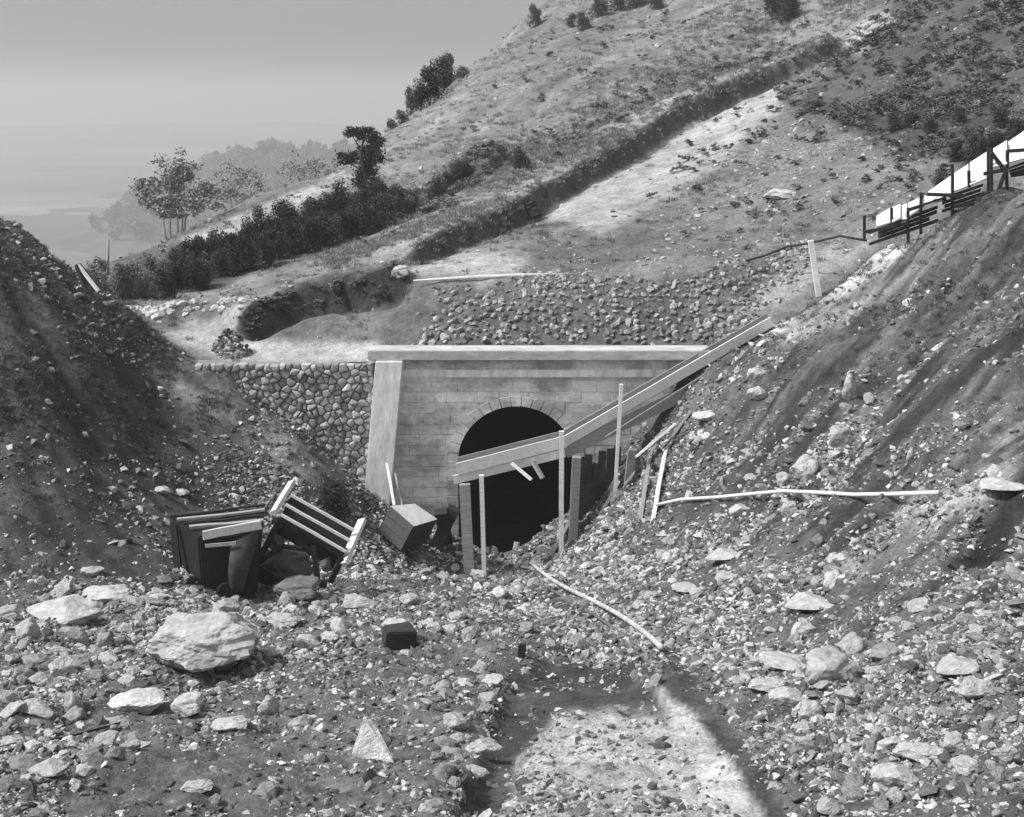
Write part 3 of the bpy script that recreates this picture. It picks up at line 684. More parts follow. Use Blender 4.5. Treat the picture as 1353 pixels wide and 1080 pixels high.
# backing with the opening left out: outer frame joined to the arch line
bm = bmesh.new(); inner = arch_pts(AR+.18)
def outer(p):
    x, z = p
    if z <= ZSPR: return ((XL-AX+.3) if x < 0 else (XR-AX), z)
    th = math.atan2(z-ZSPR, x); W_, E_, T_ = XL-AX+.3, XR-AX, ZTOP-ZSPR
    lim = W_ if math.cos(th) < 0 else E_
    k = min(T_/max(math.sin(th), 1e-6), lim/math.cos(th) if abs(math.cos(th)) > 1e-6 else 1e9)
    return (k*math.cos(th), ZSPR+k*math.sin(th))
for y, rev in ((.03, False),):
    A = [bm.verts.new((x, y, z)) for x, z in inner]; B = [bm.verts.new((outer(q)[0], y, outer(q)[1])) for q in inner]
    for k in range(len(A)-1): bm.faces.new((A[k], A[k+1], B[k+1], B[k]))
# the two top corners
c1 = bm.verts.new((XL-AX+.3, .03, ZTOP)); c2 = bm.verts.new((XR-AX, .03, ZTOP))
for k in range(len(B)-1):
    a_, b_ = B[k].co, B[k+1].co
    if abs(a_.x-(XL-AX+.3)) < 1e-4 and abs(b_.z-ZTOP) < 1e-4 and a_.z < ZTOP-1e-4: bm.faces.new((B[k], B[k+1], c1))
    if abs(b_.x-(XR-AX)) < 1e-4 and abs(a_.z-ZTOP) < 1e-4 and b_.z < ZTOP-1e-4: bm.faces.new((B[k], B[k+1], c2))
link('backing_wall', bm_mesh('backing_wall', bm), tone_mat('pale_joint', .6, 2, .3, .3, .02), portal)
# blocks in courses
def clip(poly, n_, d):                # keep n.p >= d
    out = []
    for i in range(len(poly)):
        a, b = poly[i], poly[(i+1) % len(poly)]; da = a[0]*n_[0]+a[1]*n_[1]-d; db = b[0]*n_[0]+b[1]*n_[1]-d
        if da >= 0: out.append(a)
        if da*db < 0: t = da/(da-db); out.append((a[0]+t*(b[0]-a[0]), a[1]+t*(b[1]-a[1])))
    return out
def slab_poly(poly, y0, y1, name, mat, parent, tone, bev=.02):
    cx = sum(p[0] for p in poly)/len(poly); cz = sum(p[1] for p in poly)/len(poly)
    bm = bmesh.new(); n_ = len(poly)
    def ring(y, s): return [bm.verts.new((cx+(x-cx)*s-cx, y, cz+(z-cz)*s-cz)) for x, z in poly]
    r0 = ring(y1, 1); r1 = ring(y0+bev, 1); r2 = ring(y0, .97)
    for A, B in ((r0, r1), (r1, r2)):
        for k in range(n_): bm.faces.new((A[k], A[(k+1) % n_], B[(k+1) % n_], B[k]))
    bm.faces.new(r2)
    o = link(name, bm_mesh(name, bm), mat, parent); o.location = (cx, 0, cz); o['tone'] = tone
    return o
RING = .42; ch = .44; z = ZBOT; row = 0
while z < ZTOP-.02:
    z1 = min(z+ch, ZTOP); x = XL-AX+.35+(-.5 if row % 2 else 0)
    while x < XR-AX:
        x1 = x+random.uniform(.95, 1.25); poly = [(max(x, XL-AX+.35)+.007, z+.007), (min(x1, XR-AX)-.007, z+.007), (min(x1, XR-AX)-.007, z1-.007), (max(x, XL-AX+.35)+.007, z1-.007)]
        x = x1
        if poly[1][0]-poly[0][0] < .12: continue
        cx = (poly[0][0]+poly[1][0])/2; cz = (z+z1)/2; rr_ = AR+RING
        if cz < ZSPR:
            if abs(cx) < rr_+.8:
                s = 1 if cx > 0 else -1
                poly = clip(poly, (s, 0), rr_)
        else:
            dx, dz = cx, cz-ZSPR; L = math.hypot(dx, dz)
            if L < rr_+.9: poly = clip(poly, (dx/L, dz/L), rr_+dz/L*ZSPR)
        if len(poly) < 3: continue
        xs_ = [p[0] for p in poly]; zs_ = [p[1] for p in poly]
        if max(xs_)-min(xs_) < .12 or max(zs_)-min(zs_) < .1: continue
        slab_poly(poly, random.uniform(-.010, .010), .14, 'block', M_BLOCK, portal, random.uniform(.58, .66))
    z = z1; row += 1
# arch ring
nv = 19
for k in range(nv):
    t0 = math.pi*k/nv+.006; t1 = math.pi*(k+1)/nv-.006; tm = (t0+t1)/2; r2 = AR+RING-.01
    poly = [(AR*math.cos(t), ZSPR+AR*math.sin(t)) for t in (t0, tm, t1)]+[(r2*math.cos(t), ZSPR+r2*math.sin(t)) for t in (t1, tm, t0)]
    slab_poly(poly, -.03, .5, 'voussoir', M_BLOCK, portal, random.uniform(.56, .62))
for s in (-1, 1):
    z = ZBOT
    while z < ZSPR-.05:
        z1 = min(z+.6, ZSPR); a, b = sorted((s*AR, s*(AR+RING-.01)))
        slab_poly([(a, z+.008), (b, z+.008), (b, z1-.008), (a, z1-.008)], -.03, .5, 'jamb_stone', M_BLOCK, portal, random.uniform(.42, .54)); z = z1
# lining
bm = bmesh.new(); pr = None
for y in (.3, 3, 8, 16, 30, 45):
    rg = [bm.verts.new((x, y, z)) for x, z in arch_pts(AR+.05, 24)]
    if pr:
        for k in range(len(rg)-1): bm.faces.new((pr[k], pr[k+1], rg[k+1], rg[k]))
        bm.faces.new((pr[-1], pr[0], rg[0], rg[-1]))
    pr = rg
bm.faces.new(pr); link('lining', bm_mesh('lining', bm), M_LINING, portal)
M_COPE = tone_mat('worn_coping_stone', .46, 1.6, .35, .6, .05, stretch=(.8, 2, 2))
def boxp(name, x0, x1, y0, y1, z0, z1, mat, parent, shift=0, tone=None, bev=.03):
    """box in world measures under a parent; the top moved sideways by shift"""
    bm = bmesh.new(); o = Vector(parent.location)
    vs = [bm.verts.new(Vector((x+(shift if z == z1 else 0), y, z))-o) for z in (z0, z1) for x, y in ((x0, y0), (x1, y0), (x1, y1), (x0, y1))]
    for f in ((0, 1, 2, 3), (4, 5, 6, 7), (0, 1, 5, 4), (1, 2, 6, 5), (2, 3, 7, 6), (3, 0, 4, 7)): bm.faces.new([vs[i] for i in f])
    if bev: bmesh.ops.bevel(bm, geom=bm.edges[:], offset=bev, segments=2, affect='EDGES')
    ob = link(name, bm_mesh(name, bm), mat, parent)
    if tone is not None: ob['tone'] = tone
    return ob
boxp('coping', W(487, 470, 50).x, XR+.1, 49.72, 50.9, ZTOP+.003, ZTOP+.40, M_COPE, portal)
boxp('string_course', XL+.8, XR, 49.93, 50.1, ZTOP-.72, ZTOP-.42, M_CEMENT, portal, bev=.015)
pb = W(474, 670, 49.6); ptp = W(490, 478, 49.6)
boxp('buttress', pb.x-.02, pb.x+1.06, 49.56, 50.3, 0.6, ZTOP-.004, M_CEMENT, portal, shift=(ptp.x-pb.x)*(ZTOP-.6)/(ptp.z-pb.z))

# ------------------------------------------------------------------ wing wall of rough stone, left of the portal
wing = thing('wing_wall', (-9, 50, 3), 'rough stone retaining wall left of the portal, dark joints between rounded stones', 'retaining wall')
bm = bmesh.new()
wz1 = W(400, 482, 50).z; wx0, wx1 = -12.6, XL+.1
vs = [bm.verts.new(Vector(q)-wing.location) for q in ((wx0, 50.12, -.5), (wx1, 50.12, -.5), (wx1, 50.12, wz1), (wx0, 50.12, wz1), (wx0, 50.9, -.5), (wx1, 50.9, -.5), (wx1, 50.9, wz1), (wx0, 50.9, wz1))]
for f in ((0, 1, 2, 3), (4, 5, 6, 7), (2, 3, 7, 6), (0, 3, 7, 4), (1, 2, 6, 5)): bm.faces.new([vs[i] for i in f])
link('mortar_bed', bm_mesh('mortar_bed', bm), M_MORTAR, wing)
M_WSTONE = tone_mat('wall_stone', None, 4, .35, .6, .04)
wcount = 0; sz = .30; seeds = []
for j in range(int((wz1+.6)/sz)+1):
    for i in range(int((wx1-wx0)/sz)+3):
        seeds.append((wx0+(i-.5+(.5 if j % 2 else 0))*sz+random.uniform(-.13, .13), wz1-(j+.5)*sz*.9+random.uniform(-.11, .11)))
for k, (cx, cz) in enumerate(seeds):
    gx = tps_cut(np.array([cx]), np.array([49.9]))[0]
    if cz < gx-.2: continue
    poly = [(cx-.4, cz-.4), (cx+.4, cz-.4), (cx+.4, cz+.4), (cx-.4, cz+.4)]
    for m, (ox, oz) in enumerate(seeds):
        if m == k or abs(ox-cx) > .8 or abs(oz-cz) > .8: continue
        nx, nz = cx-ox, cz-oz; L = math.hypot(nx, nz); nx /= L; nz /= L
        poly = clip(poly, (nx, nz), nx*(cx+ox)/2+nz*(cz+oz)/2+.006)
        if len(poly) < 3: break
    if len(poly) < 3: continue
    for nrm, d_ in (((1, 0), wx0), ((-1, 0), -(wx1-.02)), ((0, -1), -(wz1+random.uniform(-.02, .05)))):
        poly = clip(poly, nrm, d_)
        if len(poly) < 3: break
    if len(poly) < 3: continue
    poly = [(p[0]-wing.location.x, p[1]-wing.location.z) for p in poly]
    # round the corners a little
    rp = []
    for i in range(len(poly)):
        a, b = poly[i], poly[(i+1) % len(poly)]; rp += [(a[0]*.87+b[0]*.13, a[1]*.87+b[1]*.13), (a[0]*.13+b[0]*.87, a[1]*.13+b[1]*.87)]
    poly = rp; n_ = len(poly); mx = sum(p[0] for p in poly)/n_; mz = sum(p[1] for p in poly)/n_; y0 = random.uniform(-.10, .04)
    if max(p[0] for p in poly)-min(p[0] for p in poly) < .1: continue
    bm = bmesh.new(); ox, oz = random.uniform(-.03, .03), random.uniform(-.03, .03)
    rings = [[bm.verts.new(((x-mx)*s_+ox*q, y, (z_-mz)*s_+oz*q)) for x, z_ in poly] for y, s_, q in ((.2, 1, 0), (y0+.06, .97, 0), (y0, .72, 1))]
    for A, B in zip(rings, rings[1:]):
        for k2 in range(n_): bm.faces.new((A[k2], A[(k2+1) % n_], B[(k2+1) % n_], B[k2]))
    tip = bm.verts.new((ox*1.4, y0-random.uniform(0, .05), oz*1.4))
    for k2 in range(n_): bm.faces.new((rings[-1][k2], rings[-1][(k2+1) % n_], tip))
    wcount += 1
    o = link('stone', bm_mesh('stone', bm), M_WSTONE, wing); o.location = (mx, 0, mz); o['tone'] = random.uniform(.2, .5)
print('wing stones', wcount)

# ------------------------------------------------------------------ stone pitching over the portal
pitch_o = thing('stone_pitching', W(740, 420, 53.2), 'bank of hand-laid rough stones above the portal coping', 'stone bank')
def in_pitch(px_, py_):
    return poly_mask(px_, py_, [(535, 457), (575, 405), (560, 380), (700, 372), (860, 368), (1000, 346), (1060, 322), (1075, 345), (1010, 400), (985, 440), (930, 458)], 3, 26) > .5
cand = []
x = W(520, 420, 51).x
while x < W(1090, 420, 56).x:
    y = 51.85
    while y < 59:
        xx, yy = x+random.uniform(-.15, .15), y+random.uniform(-.13, .13)
        zz = gz(xx, yy, 'hill'); a_, b_, d_ = to_px(np.array([xx, yy, zz]))
        if in_pitch(np.array([a_]), np.array([b_]))[0] and random.random() < .93: cand.append((xx, yy, zz))
        y += .22
    x += .27
print('pitching stones', len(cand))
cand.sort(key=lambda c: c[1]+abs(c[0])*.02)
rest = cand[298:]
for i, (xx, yy, zz) in enumerate(cand[:298]):
    o = link('stone', ROCKS[random.randrange(12)], None, pitch_o); s = .2*(2.1**random.random())
    o.scale = (s*1.1, s, s*1.1); o.rotation_euler = (random.gauss(.4, .4), random.gauss(0, .5), random.uniform(0, 6.28))
    o.location = Vector((xx, yy, zz+.03))-pitch_o.location; o['tone'] = random.uniform(.14, .5)
n_ = len(rest); P = np.array(rest)-np.array(pitch_o.location); s = .2*2.1**RNG.random(n_)
scatter('upper_stones', P, np.stack([s*1.1, s, s*1.1], -1), euler(n_, .5), RNG.uniform(.17, .46, n_), ROCKS, parent=pitch_o)

# stony and grassy cover on the hill ---------------------------------
def tuft(seed, n_=30, h=.8, w=.035):
    rs = random.Random(seed); v = []; f = []
    for k in range(n_):
        a = rs.random()*6.28; r0 = rs.random()*.6; l = rs.uniform(.5, 1.)*h; lean = rs.uniform(.1, .6)
        x, y = r0*math.cos(a), r0*math.sin(a); dx, dy = math.cos(a)*lean*l, math.sin(a)*lean*l; b = rs.random()*6.28
        sx, sy = math.cos(b)*w, math.sin(b)*w; i = len(v)
        v += [(x-sx, y-sy, -.1), (x+sx, y+sy, -.1), (x+dx*.5+sx*.8, y+dy*.5+sy*.8, l*.6), (x+dx*.5-sx*.8, y+dy*.5-sy*.8, l*.6), (x+dx, y+dy, l)]
        f += [(i, i+1, i+2, i+3), (i+3, i+2, i+4)]
    me = mesh('tuft', v, f); me.materials.append(M_LEAF); return me
def leafball(seed, n_=90, rad=.5, leaf=.1, squash=.8, lobes=5):
    rs = random.Random(seed); v = []; f = []
    L = [(rs.uniform(-.35, .35)*rad*2, rs.uniform(-.35, .35)*rad*2, rs.uniform(-.2, .35)*rad*2*squash, rs.uniform(.3, .6)*rad) for _ in range(lobes)]
    for k in range(n_):
        cx, cy, cz_, r_ = rs.choice(L); d = Vector((rs.gauss(0, 1), rs.gauss(0, 1), rs.gauss(0, 1))).normalized()*r_*rs.uniform(.5, 1.05)
        c = Vector((cx, cy, cz_+rad*squash))+Vector((d.x, d.y, d.z*squash)); s = leaf*rs.uniform(.5, 1.2)
        a = Vector((rs.gauss(0, 1), rs.gauss(0, 1), rs.gauss(0, .6))).normalized(); b = a.cross(Vector((rs.gauss(0, 1), rs.gauss(0, 1), rs.gauss(0, 1)))).normalized()
        i = len(v); v += [c-a*s, c+b*s*.6, c+a*s, c-b*s*.6]; f.append((i, i+1, i+2, i+3))
    me = mesh('leaves', v, f); me.materials.append(M_LEAF); return me
TUFT = [tuft(s) for s in range(5)]; SHRUB = [leafball(s, 110, .5, .12) for s in range(5)]
def d_grass(p, p2, c, d):
    w = np.full(p.shape, .16)+1.6*poly_mask(p, p2, [(400, 360), (560, 250), (700, 180), (960, 20), (1100, -20), (1180, -10), (1080, 60), (720, 250), (520, 345)], 12, 20)
    w *= 1-.97*poly_mask(p, p2, [(1040, 84), (900, 156), (720, 250), (726, 300), (800, 308), (970, 200), (1050, 135)], 6, 8)
    w *= 1-.95*poly_mask(p, p2, [(210, 445), (330, 398), (500, 360), (700, 330), (760, 372), (500, 378), (340, 420), (310, 450), (560, 455), (560, 490), (280, 490)], 6, 8)
    w *= 1-.8*poly_mask(p, p2, [(535, 457), (560, 380), (1060, 322), (1040, 440)], 4)
    w *= np.clip(.3+3*np.clip(fbm(c[:, 0]*.3, c[:, 1]*.3, 3, 141)+.15, 0, 1), 0, 2)
    return w
n_ = 34000; P = sample(v_hill, f_hill, lambda p, p2, c, d: d_grass(p, p2, c, d)/d**.8, n_); d = to_px(P)[2]; s = RNG.uniform(.12, .32, n_)*(d/70)**.6
scatter('hill_grass', P, np.stack([s*1.5, s*1.5, s], -1), np.stack([RNG.normal(0, .15, n_), RNG.normal(0, .15, n_), RNG.random(n_)*6.28], -1), RNG.uniform(.14, .36, n_), TUFT)
def d_dark(p, p2, c, d):
    w = .26*poly_mask(p, p2, DARKHILL, 34, 70)+.5*poly_mask(p, p2, [(1040, 120), (1353, 110), (1353, 200), (1290, 210), (1050, 170)], 14, 40)
    w += .08*poly_mask(p, p2, [(940, 200), (1040, 150), (1250, 200), (1280, 260), (1150, 330), (900, 330), (860, 260)], 30, 40)
    w += .5*poly_mask(p, p2, [(560, 250), (640, 200), (690, 195), (600, 270), (520, 320), (470, 330)], 8, 14)
    w += .05*poly_mask(p, p2, [(640, 215), (960, 40), (1080, 20), (1060, 70), (720, 245)], 8, 14)
    w += .012*poly_mask(p, p2, [(560, 210), (720, 60), (900, 0), (1000, 0), (700, 170)], 20, 14)
    w = w*np.clip(.2+3*np.clip(fbm(c[:, 0]*.35, c[:, 1]*.35, 3, 151)+.1, 0, 1), 0, 2)
    sg, tg = polydist(c[:, 0], c[:, 1], GULLY); sr, tr = polydist(c[:, 0], c[:, 1], RAVINE)
    sg = -sg+.8*fbm(c[:, 0]*.35, c[:, 1]*.35, 3, 61); sr = -sr+.4*fbm(c[:, 0]*.8, c[:, 1]*.8, 3, 66)
    return w+.1*np.exp(-((sg-.05)/.2)**2)+1.6*np.exp(-((sr-.05)/.13)**2)*sstep(0, .1, tr)*sstep(1, .9, tr)
    return w*np.clip(.2+3*np.clip(fbm(c[:, 0]*.35, c[:, 1]*.35, 3, 151)+.1, 0, 1), 0, 2)
n_ = 6500; P = sample(v_hill, f_hill, lambda p, p2, c, d: d_dark(p, p2, c, d), n_); s = RNG.uniform(.25, .8, n_)*np.clip(to_px(P)[2]/85, .35, 1.1)
scatter('hill_scrub', P, np.stack([s*1.3, s*1.3, s*.8], -1), np.stack([RNG.normal(0, .2, n_), RNG.normal(0, .2, n_), RNG.random(n_)*6.28], -1), RNG.uniform(.045, .2, n_), SHRUB)
def d_hst(p, p2, c, d):
    w = 1.0*poly_mask(p, p2, [(930, 210), (1040, 160), (1240, 200), (1290, 240), (1150, 330), (1000, 345), (860, 360), (700, 362), (860, 320), (900, 270)], 16, 40)
    w += .9*poly_mask(p, p2, [(960, 460), (1000, 400), (1060, 330), (1120, 330), (1060, 400), (1000, 450)], 10, 10)
    w += .12; w += .5*poly_mask(p, p2, [(180, 400), (330, 370), (350, 395), (210, 430)], 5)
    w *= 1-.9*poly_mask(p, p2, [(210, 445), (330, 398), (500, 360), (500, 372), (340, 420), (310, 450), (560, 455), (560, 490), (280, 490)], 6, 8)
    return w
n_ = 9000; P = sample(v_hill, f_hill, lambda p, p2, c, d: d_hst(p, p2, c, d)/d, n_); d = to_px(P)[2]; s = .1*(4.5)**(RNG.random(n_)**2)*(d/60)**.7
scatter('hillside_stones', P, np.stack([s*1.1, s, s*.8], -1), euler(n_, .5), RNG.uniform(.15, .46, n_), PEB)
# dry grass and weed clumps on the cutting flanks
def d_w(p, p2, c, d):
    return (sstep(-7, -12, c[:, 0])*sstep(700, 500, p2)*1.0+sstep(5, 10, c[:, 0])*sstep(600, 380, p2)*.4+.0)*np.clip(.1+3*np.clip(fbm(c[:, 0]*.6, c[:, 1]*.6, 3, 161)+.05, 0, 1), 0, 2)
n_ = 6000; P = sample(v_cut, f_cut, lambda p, p2, c, d: d_w(p, p2, c, d), n_); s = RNG.uniform(.06, .2, n_)
scatter('slope_weeds', P, np.stack([s*1.5, s*1.5, s], -1), euler(n_, .25), RNG.uniform(.05, .2, n_), TUFT)

# ------------------------------------------------------------------ timber chute crossing the portal
def Wv(q): return W(*q)
chute = thing('timber_chute', W(745, 600, 47.8), 'long pale timber chute running down across the tunnel mouth from the right slope', 'chute')
UP = Vector((0, -.15, 1)).normalized()
A1, B1, C1 = W(604, 620, 46.9), W(746, 584, 47.5), W(1020, 425, 49.8)
dn = Vector((0, 0, -.44)); bk = Vector((0, .75, 0)); kk = (B1-A1).normalized()
bar('side_board', A1, B1+kk*.05, .06, .46, M_PALE, chute)
bar('side_board', B1+Vector((0, .002, .012)), C1, .06, .40, M_PALE, chute)
bar('lower_board', A1+dn+Vector((-.15, .03, 0)), B1+dn+Vector((.02, .03, 0)), .06, .34, M_PALE, chute)
bar('lower_board', B1+dn*.95+Vector((.03, .05, 0)), W(905, 520, 48.9), .06, .52, M_WOOD, chute)
bar('far_side_board', A1+bk, B1+bk, .05, .5, M_WOOD, chute); bar('far_side_board', B1+bk+Vector((0, .003, .01)), C1+bk, .05, .44, M_WOOD, chute)
bar('floor_board', A1+bk*.5+dn*.45, B1+bk*.5+dn*.45, .66, .05, M_WOOD, chute); bar('floor_board', B1+bk*.5+dn*.45+Vector((.01, 0, .008)), C1+bk*.5+dn*.42, .66, .05, M_WOOD, chute)
bar('edge_strip', W(800, 578, 47.75), W(1000, 452, 49.5), .05, .07, M_WOOD, chute)
bar('broken_stay', W(676, 612, 46.9), W(702, 634, 46.5), .10, .10, M_PALE, chute); bar('broken_stay', W(704, 610, 47.3), W(717, 632, 47.0), .16, .12, M_WOOD, chute)
def post(px_, top, bot, Y, w, mat, label, px2=None, w2=None):
    a = W(px_, top, Y); b = W(px2 if px2 else px_, bot, Y); b.z = min(b.z, gz(b.x, b.y)-.2)
    return bar('post', b, a, w, w2 or w, mat, None, up=Vector((0, 1, 0)), label=label, cat='post')
post(636, 628, 716, 46.6, .17, M_PALE, 'slim pale post under the left end of the chute', 640)
post(742, 570, 700, 47.2, .18, M_PALE, 'pale post holding the chute at the right jamb of the tunnel')
post(821, 508, 645, 47.6, .13, M_PALE, 'tall thin pale pole rising above the chute right of the tunnel', 812)
post(614, 640, 715, 47.9, .42, M_WOOD, 'thick grey weathered post at the left jamb of the tunnel', 620, .3)
post(836, 594, 672, 47.9, .32, M_WOOD, 'short grey post under the chute right of the tall thin pole', 826)
post(762, 604, 690, 48.8, .34, M_WOOD, 'grey timber prop in the shade beneath the chute right of the tunnel mouth', 757)
shade_scr = thing('shade_boards', W(785, 650, 49.3), 'added black boards standing in for shade under the chute right of the tunnel mouth', 'boarding')
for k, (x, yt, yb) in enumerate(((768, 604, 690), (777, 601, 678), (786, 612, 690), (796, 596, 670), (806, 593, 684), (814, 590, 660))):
    bar('board', W(x-2+k % 2, yb, 49.2), W(x+k % 3, yt, 49.2), .30, .05, M_DARKWOOD, shade_scr, up=Vector((0, 1, 0)), rough=.02)  # black boards added in place of the shade under the chute
def plank(name, p, q, w, h, mat, label, cat='plank'): return bar(name, Wv(p), Wv(q), w, h, mat, None, up=Vector((0, -1, .3)), label=label, cat=cat, rough=.012)
def lift(p, dY): 
    g, _ = gp(p[0], p[1], 'cut'); return (p[0], p[1], (g.y if g else 47)-dY)
plank('plank', lift((784, 697), .1), lift((818, 636), .7), .10, .22, M_PALE, 'pale plank propped against the bank just right of the tunnel mouth')
for (a_, b_, m_, w_, l_) in (((826, 640, 47.4), (868, 588, 47.5), M_WOOD, .34, 'wide grey board lying low in the shattered timbers right of the thin pole'),
        ((850, 640, 47.2), (846, 590, 47.5), M_GREYW, .3, 'dark grey upright board among the shattered timbers'), ((870, 640, 46.8), (902, 598, 46.9), M_GREYW, .26, 'dark grey broken board at the right end of the shattered timbers'),
        ((834, 668, 47.0), (842, 606, 47.4), M_DARKWOOD, .34, 'black upright board among the shattered timbers'), ((880, 588, 47), (912, 545, 47.8), M_WOOD, .22, 'grey batten slanting up beside the chute above the shattered timbers')):
    plank('plank', a_, b_, .07, w_, m_, l_)
plank('plank', (840, 604, 46.3), (892, 560, 46.9), .08, .28, M_PALE, 'bright broken plank slanting parallel to the chute among the shattered timbers')
plank('plank', (856, 590, 46.6), (880, 566, 46.9), .08, .3, M_WOOD, 'grey broken board behind the bright slanting plank')
plank('plank', lift((862, 690), .1), lift((878, 600), 1.0), .08, .36, M_PALE, 'wide pale plank standing nearly upright in the shattered timbers')
plank('plank', lift((846, 688), .1), lift((858, 606), 1.0), .10, .26, M_WOOD, 'splintered grey plank left of the wide upright one')
plank('plank', lift((728, 735), .1), lift((752, 690), .2), .10, .3, M_WOOD, 'grey plank lying against the foot of the bank at the tunnel mouth')
plank('stick', (511, 612, 48.6), (521, 668, 47.6), .11, .08, M_PALE, 'pale stick leaning on the buttress behind the tipped crate', 'stick')
plank('stick', (522, 626, 48.9), (531, 668, 47.8), .08, .07, M_WOOD, 'thin grey stick right of the pale stick behind the crate', 'stick')
plank('timber', lift((520, 716), .1), lift((558, 744), .05), .12, .12, M_DARKWOOD, 'dark charred timber lying below the tipped crate', 'timber')
plank('timber', lift((576, 722), .1), (600, 672, 48.4), .5, .35, M_DARKWOOD, 'added black baulk filling the dark void beside the left tunnel jamb', 'timber')  # these two baulks are added to fill the dark void by the crate
plank('timber', lift((590, 716), .3), (582, 676, 48.2), .5, .3, M_DARKWOOD, 'second added black baulk filling the dark void beside the crate', 'timber')

# tipped crate ---------------------------------------------------------
cr = thing('crate', W(535, 700, 47), 'tipped box, lid toned sunlit and sides toned shaded, in front of the buttress', 'crate')
A, B, C, D = W(517, 669, 47.4), W(548, 666, 48.2), W(577, 686, 48.0), W(547, 695, 47.1)
dv = W(500, 702, 47.3)-A
for nm, q, m in (('lid', (A, B, C, D), M_SHEET), ('front_side', (A, D, D+dv, A+dv), M_GREYW), ('shaded_end', (D, C, C+dv, D+dv), M_DARKWOOD),  # sun on the lid and shade on the sides put into the face tones
                 ('back_side', (C, B, B+dv, C+dv), M_DARKWOOD), ('far_end', (B, A, A+dv, B+dv), M_DARKWOOD), ('bottom', (A+dv, D+dv, C+dv, B+dv), M_DARKWOOD)):
    cen = sum(q, Vector())/4; q = [cen+(p-cen)*(1.03 if nm == 'lid' else .985) for p in q]
    if nm == 'lid': panel(nm, q, -.06, m, cr)
    else:
        for k in range(3):
            a_, b_ = k/3+.008, (k+1)/3-.008
            panel(nm, [lerp(q[0], q[3], a_), lerp(q[1], q[2], a_), lerp(q[1], q[2], b_), lerp(q[0], q[3], b_)], .05, m, cr)

# ------------------------------------------------------------------ the wreck: an overturned wagon and a tipped truck frame
g0, _ = gp(290, 795, 'cut'); Y0 = g0.y+1.0
print('wreck Y', Y0)
wg = thing('mine_wagon', W(290, 770, Y0), 'overturned black wagon with pale boards along its top edge at the left of the cutting', 'wagon')
TL, TR, FR, FLq = W(226, 683, Y0+1.6), W(350, 668, Y0+2.0), W(347, 702, Y0), W(262, 708, Y0-.5)
lowv = W(300, 790, Y0)-W(300, 704, Y0)
bm = bmesh.new(); T_ = [p-wg.location for p in (TL, TR, FR, FLq)]
cen = sum(T_, Vector())/4
vs = [bm.verts.new(p+Vector((0, 0, -.03))) for p in T_]+[bm.verts.new(cen+(p-cen)*.86+lowv) for p in T_]
for f in ((0, 1, 2, 3), (7, 6, 5, 4), (0, 4, 5, 1), (1, 5, 6, 2), (2, 6, 7, 3), (3, 7, 4, 0)): bm.faces.new([vs[i] for i in f])
bmesh.ops.bevel(bm, geom=bm.edges[:], offset=.05, segments=2, affect='EDGES')
link('body', bm_mesh('body', bm), M_IRON, wg)
def lerp(a, b, t): return a+(b-a)*t
for k, (t, m, w) in enumerate(((.02, M_DARKWOOD, .10), (.24, M_WOOD, .16), (.5, M_DARKWOOD, .08), (.7, M_WOOD, .18))):
    bar('top_board', lerp(TL, FLq, t)+Vector((0, 0, .03+.02*k)), lerp(TR, FR, t)+Vector((0, 0, .03+.02*k)), w, .07, m, wg, rough=.02)
bar('edge_board', FLq+Vector((.15, -.05, .02)), FR+Vector((-.02, -.05, .22)), .07, .26, M_PALE, wg, rough=.015)
bar('lower_board', FLq+Vector((.2, -.04, -.3)), FLq+Vector((1.1, -.04, -.22)), .05, .10, M_WOOD, wg)
# bowed side plate at the right
bm = bmesh.new(); prev = None
for k in range(9):
    t = k/8; a = lerp(W(306, 716, Y0-.35), W(304, 778, Y0-.4), t); b = lerp(W(345, 700, Y0-.1), W(322, 782, Y0-.2), t); bow = Vector((0, -.35*math.sin(math.pi*t), 0))
    r = [bm.verts.new(p+bow-wg.location) for p in (a, lerp(a, b, .5)+Vector((0, -.12, 0)), b, b+Vector((0, .06, 0)), a+Vector((0, .06, 0)))]
    if prev:
        for j in range(5): bm.faces.new((prev[j], prev[(j+1) % 5], r[(j+1) % 5], r[j]))
    prev = r
link('side_plate', bm_mesh('side_plate', bm, True), tone_mat('worn_iron_plate', .055, 2, .5, .4, .03), wg)
def wheel(parent, c, ax, r, name='wheel'):
    bm = bmesh.new(); ax = ax.normalized(); s = ax.cross(Vector((0, 0, 1))).normalized(); u = s.cross(ax); n_ = 24; c = c-parent.location; rg = []
    for rad, t in ((.12*r, -.06), (.12*r, .05), (.22*r, .05), (.22*r, .01), (.8*r, .01), (.8*r, .05), (r, .05), (r, -.05), (1.12*r, -.06), (1.12*r, -.09), (.8*r, -.09), (.8*r, -.03), (.22*r, -.03), (.22*r, -.08), (.12*r, -.08)):
        rg.append([bm.verts.new(c+ax*t+(s*math.cos(2*math.pi*k/n_)+u*math.sin(2*math.pi*k/n_))*rad) for k in range(n_)])
    for A_, B_ in zip(rg, rg[1:]+rg[:1]):
        for k in range(n_): bm.faces.new((A_[k], A_[(k+1) % n_], B_[(k+1) % n_], B_[k]))
    return link(name, bm_mesh(name, bm), M_IRON, parent)
for c, ax in ((W(256, 776, Y0-.4), Vector((.5, -1, .3))), (W(300, 783, Y0-.5), Vector((.5, -1, .3)))): wheel(wg, c, ax, .28)
tube('axle', [W(256, 776, Y0-.3), W(275, 762, Y0+1.2)], .05, M_IRON, wg); bar('buffer_beam', W(229, 694, Y0+.9), W(238, 778, Y0+.3), .2, .14, M_IRON, wg, up=Vector((0, 1, 0)))

